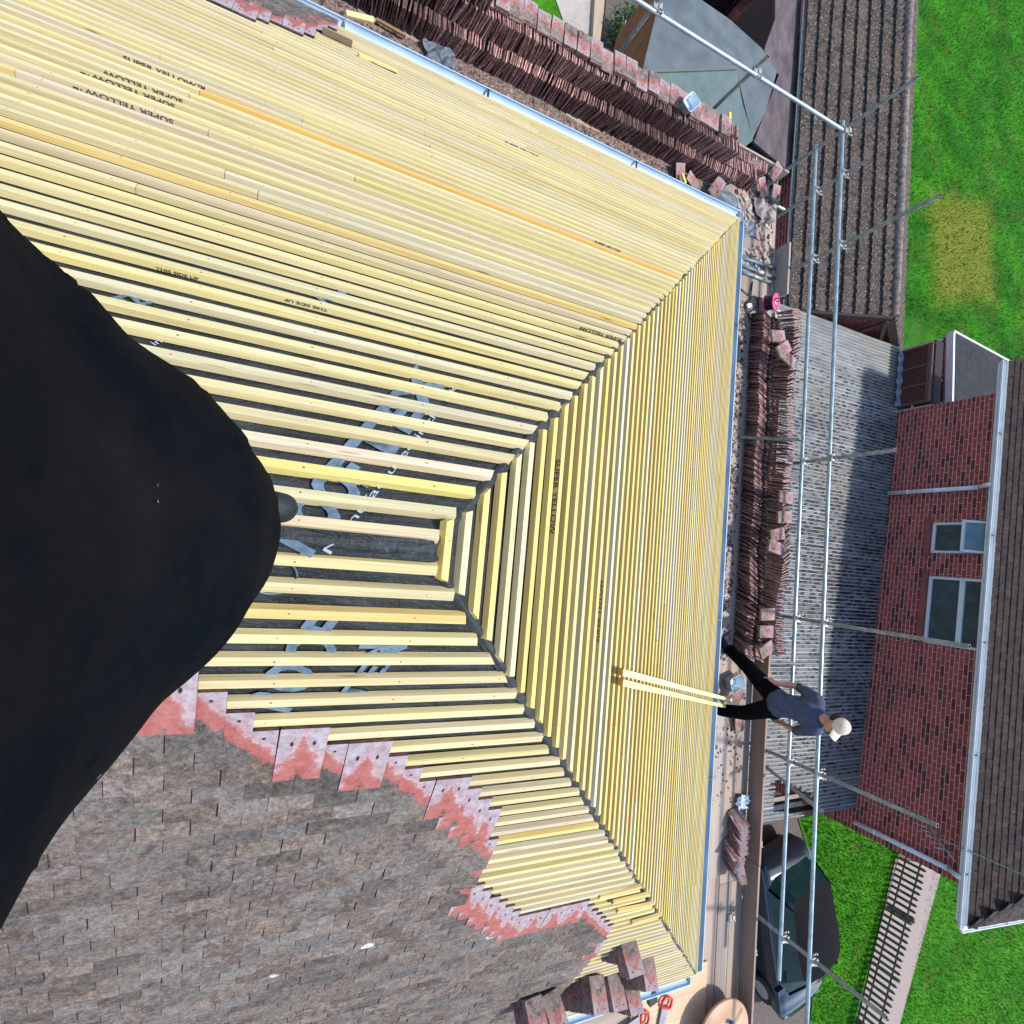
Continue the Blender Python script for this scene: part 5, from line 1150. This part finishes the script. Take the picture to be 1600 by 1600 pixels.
# ================================================================ car
def car(c, yaw):
    t = thing('parked_car', c, 'dark parked car with black roof and blue grey bonnet on the driveway', 'car'); f = rot(X_, Z_, yaw); s_ = rot(Y_, Z_, yaw)
    def Pt(x, y, z): return c+f*(x*1.03)+s_*(y*1.06)+Z_*z
    paint = simple('car_paint', (.022, .034, .050), (.026, .038, .055), 2, .15, .4, spec=.9); blk = simple('car_roof_paint', (.002, .002, .003), None, rough=.6, spec=.05)
    # body shell stations: x, half width, sill z, waist z, top z
    st_ = [(-2.08, .60, .42, .60, .66), (-2.02, .74, .30, .78, .86), (-1.7, .84, .25, .88, .98), (-1.0, .88, .22, .90, .97), (0, .89, .22, .90, .95), (.75, .88, .22, .88, .93), (1.2, .86, .22, .80, .90), (1.7, .80, .25, .70, .80), (1.98, .68, .32, .58, .68), (2.10, .52, .40, .52, .56)]
    def prof(x, hw, z0, zw, zt_): 
        pts = []
        for k in range(17):
            a_ = k/16
            if a_ < .3: q = a_/.3; pts.append((-hw*(.93+.07*math.sin(q*math.pi/2)), z0+(zw-z0)*q))
            elif a_ > .7: q = (1-a_)/.3; pts.append((hw*(.93+.07*math.sin(q*math.pi/2)), z0+(zw-z0)*q))
            else: q = (a_-.3)/.4; pts.append((-hw+2*hw*q, zw+(zt_-zw)*math.sin(q*math.pi)**.45))
        return pts
    import bisect
    def interp(x):
        xs = [q[0] for q in st_]; i = min(max(bisect.bisect(xs, x)-1, 0), len(xs)-2); k = (x-xs[i])/(xs[i+1]-xs[i]); k = k*k*(3-2*k); return [st_[i][j]+(st_[i+1][j]-st_[i][j])*k for j in range(1, 5)]
    m = MB()
    def fn(i, j):
        x = -2.08+4.18*i; pr = prof(x, *interp(x)); k = min(int(j*16), 15); q = j*16-k; y = pr[k][0]+(pr[k+1][0]-pr[k][0])*q; z = pr[k][1]+(pr[k+1][1]-pr[k][1])*q; return Pt(x, y, z)
    m.grid(fn, 44, 32)
    for x in (-2.08, 2.10): pr = prof(x, *interp(x)); k = len(m.v); m.v += [Pt(x, *p) for p in pr]; m.face(list(range(k, k+17)))
    m.build('body', paint, t)
    # greenhouse: base ring to roof ring
    base = [(-1.75, .66), (-1.6, .76), (.55, .80), (1.0, .70)]; 
    def ring(k):
        out = []; 
        bx = [(-1.80, 0), (-1.78, .55), (-1.55, .76), (0, .82), (.75, .79), (1.12, .60), (1.22, 0)]; rx_ = [(-1.55, 0), (-1.50, .50), (-1.3, .64), (-.2, .69), (.35, .64), (.52, .46), (.60, 0)]
        z = .90+.50*k
        pts = [(b[0]+(r[0]-b[0])*k, b[1]+(r[1]-b[1])*k) for b, r in zip(bx, rx_)]
        full = pts+[(p[0], -p[1]) for p in pts[-2:0:-1]]
        return [Pt(p[0], p[1], z+(.03*k)) for p in full]
    rings = [ring(k) for k in (0, .5, 1.)]; m = MB(); k0 = len(m.v)
    for r in rings: m.v += r
    n_ = len(rings[0])
    for i in range(2):
        for k in range(n_): l = (k+1) % n_; m.face([k0+i*n_+k, k0+i*n_+l, k0+(i+1)*n_+l, k0+(i+1)*n_+k], sm=False)
    m.build('windows', simple('car_glass', (.006, .050, .052), (.012, .075, .075), 3, .06, spec=.8), t)
    m = MB(); top = rings[2]; cen = sum(top, V())/n_+Z_*.05; k0 = len(m.v); m.v += top+[p.lerp(cen, .3)+Z_*.03 for p in top]+[cen]
    for k in range(n_): l = (k+1) % n_; m.face([k0+k, k0+l, k0+n_+l, k0+n_+k], sm=True); m.face([k0+n_+k, k0+n_+l, k0+2*n_], sm=True)
    for k in (2, 5, 7, 10): m.tube([rings[0][k], rings[2][k]], .03, 6)
    m.build('roof', blk, t)
    for x in (-1.35, 1.3):
        for y in (-.80, .80):
            m = MB(); m.tube([Pt(x, y-.1, .32), Pt(x, y+.1, .32)], .32, 24); w_ = m.build('wheel', 'black', t); m = MB(); m.tube([Pt(x, y-.105, .32), Pt(x, y+.105, .32)], .2, 16); m.build('rim', 'clamp', w_)
    for y in (-.98, .98): m = MB(); m.box(Pt(.75, y, .98), f, s_, Z_, .06, .1, .06); m.build('wing_mirror', paint, t)
    for y in (-.5, .5): m = MB(); m.box(Pt(1.84, y*1.0, .60), f, s_, Z_, .12, .12, .05); m.build('headlight', 'frost', t)
P = pz(1250, 1462, G+.9); car(V((P.x, P.y, G)), math.radians(-74))
